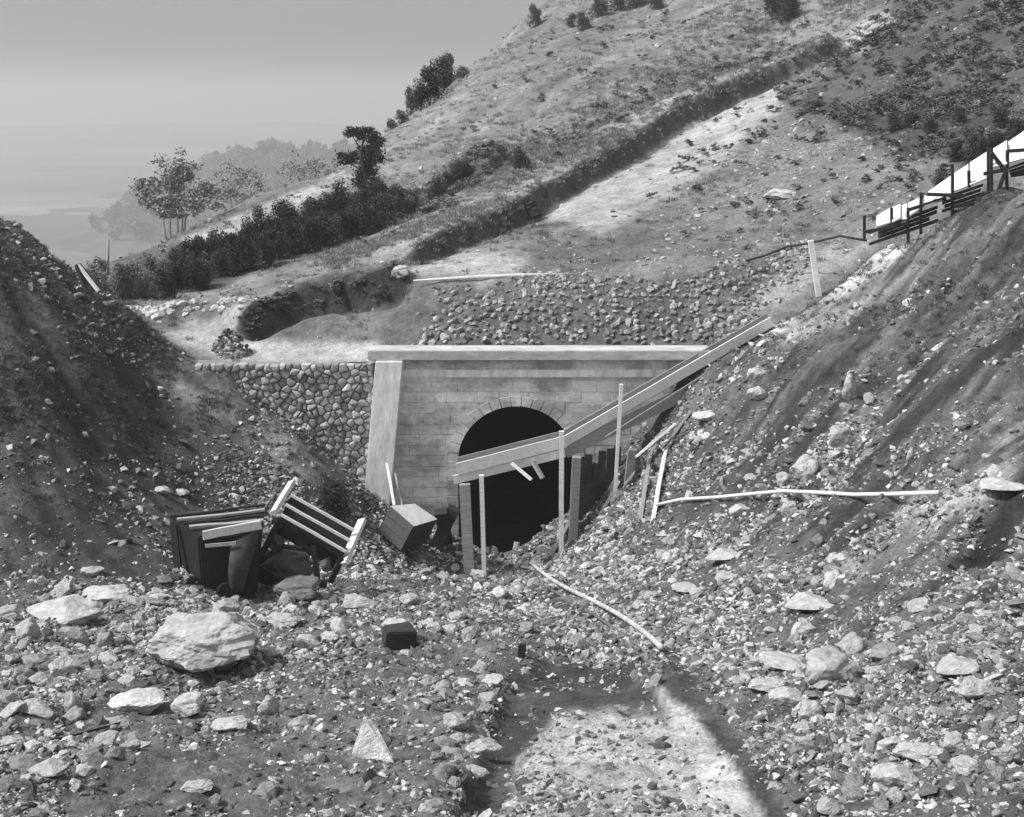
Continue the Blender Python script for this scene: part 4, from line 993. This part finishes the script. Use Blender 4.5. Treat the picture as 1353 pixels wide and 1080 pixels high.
tk = thing('truck_frame', W(410, 720, Y0+1), 'tipped black truck frame with three pale rails between two bright end boards', 'truck frame')
def R3(px_, py_, d=0): return W(px_, py_, Y0+1.0+d)
for (a, b) in (((384, 654, 1.5), (468, 701, 1.5)), ((378, 667, .9), (463, 715, .9)), ((371, 680, .3), (457, 729, .3))):
    bar('rail', R3(a[0], a[1], a[2]-.75), R3(b[0], b[1], b[2]-.75), .09, .075, M_PALE, tk)
for (a, b) in (((381, 662, 1.2), (466, 709, 1.2)), ((375, 675, .6), (460, 723, .6))): bar('deck_plank', R3(*a), R3(*b), .5, .10, M_IRON, tk, up=Vector((-.3, -.6, .75)))
bar('end_board', R3(362, 677, .1), R3(386, 637, 1.7), .12, .24, M_SHEET, tk, up=Vector((1, -.6, .5)), rough=.01)
bar('end_board', R3(453, 746, -.1), R3(479, 687, 1.4), .12, .26, M_PALE, tk, up=Vector((1, -.6, .3)), rough=.01)
for a, b, w in (((370, 686, .1), (336, 752, -.1), .17), ((336, 748, -.1), (372, 722, 0), .14), ((360, 688, .3), (395, 700, .2), .2), ((372, 722, 0), (404, 726, 0), .12), ((395, 690, .1), (455, 732, .1), .36),
                ((344, 752, -.1), (372, 768, -.2), .2), ((370, 768, -.2), (432, 772, -.2), .22), ((414, 722, 0), (420, 768, -.1), .16), ((452, 738, 0), (436, 770, -.1), .16), ((400, 722, 0), (416, 735, 0), .12)):
    bar('frame_bar', R3(*a), R3(*b), .14, w, M_IRON, tk, up=Vector((0, 0, 1)) if abs(a[0]-b[0]) > abs(a[1]-b[1])*.4 else Vector((1, 0, 0)))
bar('back_plate', R3(372, 692, .9), R3(448, 738, .9), .08, .7, M_IRON, tk)
wheel(tk, R3(352, 762, .5), Vector((.4, -1, .2)), .33)
for x, y, w, h, s, l in ((383, 772, 74, 46, 4, 'grey boulder seen through the bars of the truck frame'), (432, 758, 24, 30, 7, 'small grey boulder framed by the right bars of the truck frame'), (366, 727, 24, 30, 10, 'narrow grey stone seen in the upper left gap of the truck frame')):
    c = R3(x, y-h/2, 1.1); o = link('rock', BROCKS[s]); m = depth_of(c)/FPX; o.location = c; o.scale = (w*m, .6, h*m/(.6, .8, .7)[s % 3]); tag(o, l, 'rock', tone=.2)

# ------------------------------------------------------------------ white roofed sheds on the crest at right
def shed(label, roof, posts, beams, dark, Yb):
    s = thing('timber_shed', W(roof[0][0], roof[0][1]+15, Yb), label, 'shed', 'open sheds stepping up the right crest')
    for k in range(len(roof)//2-1):
        q = [roof[2*k], roof[2*k+2], roof[2*k+3], roof[2*k+1]]
        j1, j2, j3 = random.uniform(-2.5, 2.5), random.uniform(-2, 2), random.uniform(-.3, .3)
        P = [W(q[0][0]+1, q[0][1]+j1, Yb+1.5+j3), W(q[1][0]-1, q[1][1]+j1+1, Yb+1.5+j3), W(q[2][0]-1, q[2][1]+j2, Yb+j3), W(q[3][0]+1, q[3][1]+j2, Yb+j3)]
        panel('roof_sheet', P, .05, M_SHEET, s)
    for x, y0, y1 in posts: bar('post', W(x+random.uniform(-1, 1), y1, Yb+.1), W(x, y0, Yb-.06), .10, .10, M_DARKWOOD, s, up=Vector((0, 1, 0)), rough=.015)
    for a, b in beams: bar('beam', W(a[0], a[1], Yb-.15), W(b[0], b[1], Yb-.12), .10, .13, M_DARKWOOD, s)
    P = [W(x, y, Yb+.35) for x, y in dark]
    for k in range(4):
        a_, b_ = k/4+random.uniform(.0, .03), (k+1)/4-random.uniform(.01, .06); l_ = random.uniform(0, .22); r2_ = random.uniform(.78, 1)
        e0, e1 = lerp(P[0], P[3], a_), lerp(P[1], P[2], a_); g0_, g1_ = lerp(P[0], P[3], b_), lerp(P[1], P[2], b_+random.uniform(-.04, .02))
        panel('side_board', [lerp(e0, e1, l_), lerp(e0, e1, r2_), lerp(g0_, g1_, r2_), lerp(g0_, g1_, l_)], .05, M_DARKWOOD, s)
    return s
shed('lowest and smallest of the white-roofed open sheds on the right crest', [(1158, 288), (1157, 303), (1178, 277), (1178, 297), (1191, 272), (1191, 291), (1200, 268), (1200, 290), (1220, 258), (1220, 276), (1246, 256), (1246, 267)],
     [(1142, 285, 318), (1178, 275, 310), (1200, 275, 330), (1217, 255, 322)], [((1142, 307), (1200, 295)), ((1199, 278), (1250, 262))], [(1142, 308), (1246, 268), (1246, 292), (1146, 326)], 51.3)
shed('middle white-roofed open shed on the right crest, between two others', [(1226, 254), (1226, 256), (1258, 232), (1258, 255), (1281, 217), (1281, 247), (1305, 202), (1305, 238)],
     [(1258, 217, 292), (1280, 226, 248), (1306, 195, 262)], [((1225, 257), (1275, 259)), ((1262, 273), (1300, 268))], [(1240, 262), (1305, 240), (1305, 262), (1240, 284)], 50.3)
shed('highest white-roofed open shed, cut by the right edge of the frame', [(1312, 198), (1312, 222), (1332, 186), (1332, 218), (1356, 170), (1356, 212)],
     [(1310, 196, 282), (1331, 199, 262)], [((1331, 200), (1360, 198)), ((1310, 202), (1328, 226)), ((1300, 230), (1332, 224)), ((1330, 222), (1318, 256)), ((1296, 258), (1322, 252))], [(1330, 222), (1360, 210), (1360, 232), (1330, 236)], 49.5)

# ------------------------------------------------------------------ poles, cable, rail, sticks, board, culvert
gpb, _ = gp(1082, 392, 'cut')
a = W(1082, 392, gpb.y); b = W(1071, 318, gpb.y)
bar('pole', a, b, .22, .16, M_PALE, None, up=Vector((0, 1, 0)), label='short stout pale pole leaning slightly left on the right crest', cat='pole', rough=.01)
ct = []
for x, y in ((868, 667), (900, 660), (950, 657), (990, 653), (1035, 649), (1080, 651), (1130, 654), (1180, 653), (1240, 651)):
    g, _ = gp(x, y+2, 'cut'); ct.append((x, y, g.y))
yy = np.convolve([c[2] for c in [ct[0]]+ct+[ct[-1]]], [.25, .5, .25], 'valid')
tube('cable', [W(c[0], c[1], q-.45) for c, q in zip(ct, yy)], .055, M_PALE, label='long pale cable stretched level across the right slope', cat='cable')
def ground_tube(name, pts, r, mat, label, cat, up=.05):
    P = []
    for (x, y), (x2, y2) in zip(pts, pts[1:]):
        for k in range(4):
            g, _ = gp(x+(x2-x)*k/4, y+(y2-y)*k/4, 'cut'); P.append(g+Vector((0, 0, up)))
    for _ in range(14):
        Q = [p.copy() for p in P]
        for i in range(1, len(P)-1): P[i] = (Q[i-1]+Q[i]*2+Q[i+1])/4
    return tube(name, P, r, mat, label=label, cat=cat)
M_DULL = tone_mat('dusty_pipe', .42, 2, .4, .4, .02)
ground_tube('rail', [(702, 752), (728, 778), (765, 795), (800, 812), (835, 834), (862, 856), (878, 874)], .065, M_DULL, 'long bent grey rail curving over the rubble from the tunnel mouth to the muddy gutter', 'rail', .24)
ground_tube('rail', [(700, 764), (740, 790), (790, 816), (830, 846), (850, 868)], .045, M_GREYW, 'thin dull rail running just left of the long bent grey rail', 'rail', .06)
ground_tube('stick', [(-6, 1001), (30, 992), (80, 980), (130, 968), (176, 954)], .022, M_DARKWOOD, 'long thin dark stick lying across the lower left corner', 'stick', .05)
g, _ = gp(688, 868, 'cut'); bar('stump', g-Vector((0, 0, .1)), g+Vector((.04, 0, .3)), .16, .12, M_DARKWOOD, None, up=Vector((0, 1, 0)), label='short dark stump of a post standing in the rubble above the mud', cat='stump', rough=.03)
bd = thing('board', W(115, 370, 49.5), 'dark board with a pale edge leaning on the crest of the left slope', 'board')
panel('face', [W(98, 352, 49.6), W(104, 350, 49.9), W(130, 384, 49.6), W(112, 390, 49.2)], .12, M_DARKWOOD, bd)
bar('edge', W(103, 350, 49.7), W(130, 385, 49.3), .10, .12, M_PALE, bd)
lt = W(546, 371, 54.6); lt2 = W(762, 362, 55.2)
tube('long_timber', [lt, lt+(lt2-lt)*.3+Vector((0, 0, .02)), lt+(lt2-lt)*.65+Vector((0, 0, .03)), lt2], [.03, .09, .09, .03], M_SHEET, label='long white tapering pipe lying along the top of the stone bank', cat='pipe')
tube('low_fence_wire', [W(985, 345, 55.4), W(1010, 338, 55.3), W(1040, 326, 55.3), W(1068, 322, 55), W(1110, 312, 54), W(1145, 318, 53)], .05, M_DARKWOOD, label='dark drooping rope running left and right from the stout pale pole', cat='rope')
cv = thing('culvert', W(507, 368, 57), 'small dark arched culvert beside a white boulder on the upper terrace', 'culvert')
bm = bmesh.new(); prev = None
for k in range(11):
    t = math.pi*k/10; c = lerp(W(490, 374, 56.4), W(523, 368, 56.4), (1-math.cos(t))/2)+Vector((0, 0, .42*math.sin(t)))-cv.location
    r = [bm.verts.new(c+Vector((math.cos(t)*-q, y, math.sin(t)*q))) for q, y in ((.0, -.1), (.17, -.1), (.17, 1.0), (.0, 1.0))]
    if prev:
        for j in range(4): bm.faces.new((prev[j], prev[(j+1) % 4], r[(j+1) % 4], r[j]))
    prev = r
link('arch', bm_mesh('arch', bm), M_IRON, cv)
bd2, _ = gp(712, 292, 'hill')
bm = bmesh.new(); add_bar(bm, Vector((0, 0, -.2)), Vector((-.45, .1, 1.0)), .5, .35, Vector((0, 1, 0)), .06)
bmesh.ops.subdivide_edges(bm, edges=bm.edges[:], cuts=2, use_grid_fill=True)
for v in bm.verts: v.co += Vector([random.uniform(-.06, .06) for _ in range(3)])
o = link('stump', bm_mesh('stump', bm), M_DARKWOOD); o.location = bd2; tag(o, 'black leaning stump at the bend of the gully on the hillside', 'stump')
for x, y0, y1, l in ((142, 316, 350, 'thin lone pole against the haze at the left end of the ridge'),):
    a = W(x, y1, 62); tube('pole', [a-Vector((0, 0, .5)), W(x+1, y0, 62)], .05, M_WOOD, label=l, cat='pole')
# parapet stones along the terrace road
k = 0
while k < 44:
    x = random.uniform(168, 340); y = 418-(x-168)*.10+random.uniform(-10, 8)
    w = random.uniform(9, 18)*(1 if x < 260 else .75); 
    place_rock(x, y, w, w*.65, random.randrange(12), random.uniform(.45, .66), 'large white stone in the row edging the terrace road at left', 'white stones edging the terrace road', yaw=random.random()*6, big=True, which='hill'); k += 1
hp = thing('stone_heap', gp(302, 474)[0], 'rounded heap of dark and pale stones on the road edge above the wing wall', 'stone heap')
for k in range(90):
    a = random.random()*6.28; r_ = random.random()**.5; h_ = (1-r_*r_)*1.0
    o = link('stone', ROCKS[k % 12], None, hp); s = random.uniform(.16, .32); o.scale = (s, s, s); o.rotation_euler = (random.random()*3, random.random()*3, random.random()*3)
    o.location = (r_*.78*math.cos(a), .5+r_*.6*math.sin(a), h_*.95+.1); o['tone'] = random.uniform(.08, .42)

# ------------------------------------------------------------------ trees and bushes
def crown_mesh(seed, w, h, n_, leaf, lobes, vert=0.):
    rs = random.Random(seed); v = []; f = []
    L = []
    for k in range(lobes):
        t = rs.random(); a = rs.random()*6.28; q = rs.random()**.5*(1-.55*abs(t-.35))*w*.36
        L.append((q*math.cos(a), q*math.sin(a), h*(.12+.8*t), rs.uniform(.14, .26)*w))
    for k in range(n_):
        cx, cy, cz_, r_ = rs.choice(L); d = Vector((rs.gauss(0, 1), rs.gauss(0, 1), rs.gauss(0, 1))).normalized()*r_*rs.uniform(.35, 1.1)**.6
        c = Vector((cx, cy, cz_))+Vector((d.x, d.y, d.z*(1+vert))); s = leaf*rs.uniform(.5, 1.3)
        a = Vector((rs.gauss(0, 1), rs.gauss(0, 1), rs.gauss(0, .7))).normalized(); b = a.cross(Vector((rs.gauss(0, 1), rs.gauss(0, 1), rs.gauss(0, 1)))).normalized()
        i = len(v); v += [c-a*s, c+b*s*.5, c+a*s, c-b*s*.5]; f.append((i, i+1, i+2, i+3))
    me = mesh('crown', v, f); me.materials.append(M_LEAF); return me
def trunk_mesh(seed, h, r, w):
    rs = random.Random(seed); bm = bmesh.new(); top = Vector((rs.uniform(-.1, .1)*h, rs.uniform(-.1, .1)*h, h*.8))
    add_tube(bm, [(0, 0, -.3), (top*.3+Vector((rs.uniform(-.1, .1), 0, 0))), top*.65, top], [r, r*.8, r*.55, r*.2], 7)
    for k in range(6):
        t = rs.uniform(.25, .85); a = rs.random()*6.28; p = top*t; e = p+Vector((math.cos(a)*w*.34, math.sin(a)*w*.34, h*rs.uniform(.05, .2)))
        add_tube(bm, [p, lerp(p, e, .5)+Vector((0, 0, -.04)), e], [r*.4, r*.28, r*.08], 5)
    return bm_mesh('trunk', bm, True)
BUSH = [(crown_mesh(300+s, 2.4, 2.6, 2600, .10, 16, .3), trunk_mesh(300+s, 2.4, .08, 2.2)) for s in range(5)]
def tree(kind, x, y, Y, hpx, wfac, tone, label, group, src, cat='bush', h0=2.6, lean=0):
    g = None
    if Y is None: g, _ = gp(x, y, 'hill'); 
    if g is None: g = W(x, y, Y or 65)
    t = thing(kind, g, label, cat, group); s = hpx*depth_of(g)/FPX/h0
    t.scale = (s*wfac, s*wfac, s); t.rotation_euler = (0, lean, random.random()*6.28 if not lean else 0)
    c = link('crown', src[0], None, t); c['tone'] = tone; b = link('trunk', src[1], M_BARK, t); return t
for i in range(52):
    t = (i//2)/25; x = 222+t*285+random.uniform(-7, 7); y = 394-(x-226)*.33-(24 if i % 2 else 0)+random.uniform(-8, 4)
    hh = random.uniform(30, 47)
    tree('bush', x, y, None, hh, .95, random.uniform(.035, .065), 'dark dense bush in the belt along the foot of the pale ridge', 'dark bushes along the ridge', BUSH[i % 5])
for i in range(16):
    x = random.uniform(500, 690); y = 300-(x-500)*.45+random.uniform(-12, 10)
    tree('bush', x, y, None, random.uniform(18, 34), 1.2, random.uniform(.05, .09), 'small dark bush above the pale bank right of the lone tree', 'small bushes above the bank', BUSH[i % 5])
for i in range(18):
    x = random.uniform(120, 218); y = 402-(x-120)*.12+random.uniform(-16, 4)
    tree('bush', x, y, None, random.uniform(22, 46), .9, random.uniform(.12, .24), 'pale thin bush in the scrub behind the left crest', 'pale scrub behind the left crest', BUSH[i % 5])
# lone ragged tree: separate leaf clumps on bare limbs
def lone():
    g, _ = gp(481, 262, 'hill'); m = depth_of(g)/FPX
    t = thing('pine_tree', g, 'ragged lone pine with separate dark clumps rising over the bush belt', 'tree')
    bm = bmesh.new(); P = lambda x, y: Vector(((x-481)*m, random.uniform(-.5, .5), (262-y)*m*1.02))
    add_tube(bm, [P(481, 270), P(483, 235), P(479, 205), P(484, 178)], [.17, .13, .1, .04], 8)
    for a, b in (((482, 228), (460, 214)), ((480, 206), (468, 182)), ((480, 200), (500, 188)), ((482, 220), (500, 214)), ((483, 190), (492, 176))): add_tube(bm, [P(*a), P((a[0]+b[0])/2, (a[1]+b[1])/2+1), P(*b)], [.08, .05, .02], 6)
    link('trunk', bm_mesh('trunk', bm, True), M_BARK, t)
    rs = random.Random(5)
    for cx, cy, rx, ry, n_ in ((469, 178, 9, 6, 500), (488, 180, 12, 8, 700), (498, 192, 9, 10, 600), (459, 212, 10, 8, 600), (478, 208, 14, 12, 900), (494, 208, 11, 13, 800), (483, 235, 15, 16, 1100)):
        v = []; f = []; c0 = P(cx, cy)
        for k in range(n_):
            j_ = rs.randrange(7); a_ = j_*2.4+cx; q_ = Vector((math.cos(a_), math.sin(a_*1.3), math.sin(a_*2.1)*.8))*.75
            d = q_+Vector((rs.gauss(0, .34), rs.gauss(0, .34), rs.gauss(0, .3)))
            c = c0+Vector((d.x*rx*m, d.y*rx*m, d.z*ry*m)); s = .11*rs.uniform(.5, 1.3)
            a = Vector((rs.gauss(0, 1), rs.gauss(0, 1), rs.gauss(0, .7))).normalized(); b = a.cross(Vector((rs.gauss(0, 1), rs.gauss(0, 1), rs.gauss(0, 1)))).normalized()
            i = len(v); v += [c-a*s, c+b*s*.5, c+a*s, c-b*s*.5]; f.append((i, i+1, i+2, i+3))
        me = mesh('leaf_clump', v, f); o = link('leaf_clump', me, M_LEAF, t); o['tone'] = .045
lone()
def hazy_tree(label, bx, by, Yt, lumps, stems, seed, tone):  # distance haze is put into the pale leaf and bark tones
    g = W(bx, by, Yt); m = depth_of(g)/FPX; g2 = Vector(g); 
    t = thing('tree', g2, label, 'tree'); rs = random.Random(seed)
    P = lambda x, y: Vector(((x-bx)*m, rs.uniform(-.4, .4), (by-y)*m*1.02))
    for (x0, x1, yt) in stems:
        bm = bmesh.new(); a_, b_ = P(x0, by+8), P(x1, yt); add_tube(bm, [a_, lerp(a_, b_, .5)+Vector((rs.uniform(-.1, .1), 0, 0)), b_, b_+Vector((rs.uniform(-.6, .6), 0, 1.2))], [.09, .07, .05, .02], 6)
        link('trunk', bm_mesh('trunk', bm, True), M_BARKP, t)
    v = []; f = []
    for cx, cy, rx, ry, n_ in lumps:
        c0 = P(cx, cy); sub = [Vector((rs.gauss(0, .5), rs.gauss(0, .5), rs.gauss(0, .5))) for _ in range(14)]
        for k in range(n_):
            q_ = rs.choice(sub); d = q_+Vector((rs.gauss(0, .2), rs.gauss(0, .2), rs.gauss(0, .17)))
            c = c0+Vector((d.x*rx*m, d.y*rx*m, d.z*ry*m)); s = .12*rs.uniform(.5, 1.4)
            a = Vector((rs.gauss(0, 1), rs.gauss(0, 1), rs.gauss(0, .7))).normalized(); b = a.cross(Vector((rs.gauss(0, 1), rs.gauss(0, 1), rs.gauss(0, 1)))).normalized()
            i = len(v); v += [c-a*s, c+b*s*.5, c+a*s, c-b*s*.5]; f.append((i, i+1, i+2, i+3))
    o = link('crown', mesh('crown', v, f), M_LEAF, t); o['tone'] = tone
M_BARKP = tone_mat('hazed_bark', .4, 8, .3, .4, .02)
hazy_tree('broad pale round-crowned tree on thin stems at the left end of the ridge', 228, 318, 82, ((205, 262, 26, 20, 900), (235, 245, 32, 28, 1500), (225, 274, 28, 12, 800), (262, 262, 26, 20, 900), (250, 228, 24, 14, 500)), ((221, 217, 280), (227, 229, 285), (232, 238, 283), (237, 244, 282), (241, 247, 280)), 3, .24)
hazy_tree('loose pale tree right of the broad round-crowned one behind the ridge', 318, 292, 104, ((300, 255, 26, 20, 700), (325, 240, 28, 22, 900), (345, 255, 18, 16, 400)), ((312, 305, 262), (320, 326, 262)), 8, .24)
hazy_tree('thin pale tree farthest right behind the ridge beside the pine', 400, 262, 118, ((385, 232, 24, 18, 600), (412, 225, 24, 18, 600), (436, 222, 14, 12, 250)), ((395, 388, 240), (404, 412, 236)), 9, .24)
for i, (x, y, h, w, l) in enumerate(((543, 152, 34, .75, 'lowest tree of the dark clump on the skyline ridge'), (556, 143, 34, 1.0, 'second tree from the bottom of the skyline clump'), (568, 135, 40, .9, 'middle tree of the dark skyline clump'), (580, 126, 44, .9, 'fourth tree up in the dark skyline clump'),
        (592, 116, 42, .9, 'top tall tree of the dark skyline clump with a pointed crown'), (530, 163, 16, 1.4, 'low bush trailing down the ridge below the skyline clump'), (518, 170, 12, 1.6, 'lowest creeping bush on the ridge next to the lone pine'), (707, 36, 26, .9, 'single round bush near the top of the skyline ridge'), (612, 106, 16, 1.4, 'low bush just above the dark skyline clump'))):
    tree('ridge_tree' if h > 25 else 'bush', x, y, None, h, w, .06, l, None, BUSH[i % 5], cat='tree' if h > 25 else 'bush')
for i, (x, y, h) in enumerate(((770, 40, 22), (790, 22, 26), (815, 14, 24), (840, 10, 26), (755, 36, 16), (865, 12, 22), (1030, 22, 40), (1042, 28, 34), (1290, 214, 34), (1262, 214, 26), (1240, 250, 22), (1315, 200, 26), (1345, 190, 30), (1230, 180, 20), (1265, 165, 24), (1180, 172, 22), (1205, 168, 20), (1320, 170, 26))):
    tree('bush', x, y, None, h, 1.3, random.uniform(.05, .08), 'dark low bush scattered on the high hillside', 'bushes on the high hillside', BUSH[i % 5])
g, _ = gp(445, 690, 'cut'); tree('bush', 440, 688, g.y+.6, 46, 1.3, .03, 'dark dead brushwood heap behind the truck frame', None, BUSH[2])
# distant wood
DT = [crown_mesh(400+s, 9, 10, 260, .9, 7) for s in range(4)]
q = 1500; P = np.stack([RNG.uniform(-420, 200, q), RNG.uniform(1180, 1560, q), np.zeros(q)], -1)
bvh_sp = None
for nm in ('wooded_spur',):
    me = bpy.data.objects[nm].data; bvh_sp = BVHTree.FromPolygons([v.co[:] for v in me.vertices], [p.vertices[:] for p in me.polygons])
ok = []
for p in P:
    h = bvh_sp.ray_cast(Vector((p[0], p[1], 500)), Vector((0, 0, -1)))
    if h[0] is not None and h[0].z > -112: ok.append((p[0], p[1], h[0].z))
P = np.array(ok); q = len(P); s = RNG.uniform(.8, 1.9, q)
scatter('distant_wood', P, np.stack([s, s, s*1.1], -1), np.stack([s*0, s*0, RNG.random(q)*6.28], -1), RNG.uniform(.02, .3, q)**1.3, DT)

relabel_row('white stones edging the terrace road', 'white stone, %s from the left in the row edging the terrace road')
relabel_row('dark bushes along the ridge', 'dark dense bush, %s from the left in the belt below the pale ridge')
relabel_row('small bushes above the bank', 'small dark bush, %s from the left above the pale bank beyond the pine')
relabel_row('pale scrub behind the left crest', 'pale thin bush, %s from the left in the scrub behind the left crest')
relabel_row('bushes on the high hillside', 'dark low bush, %s from the left of those high on the hillside')
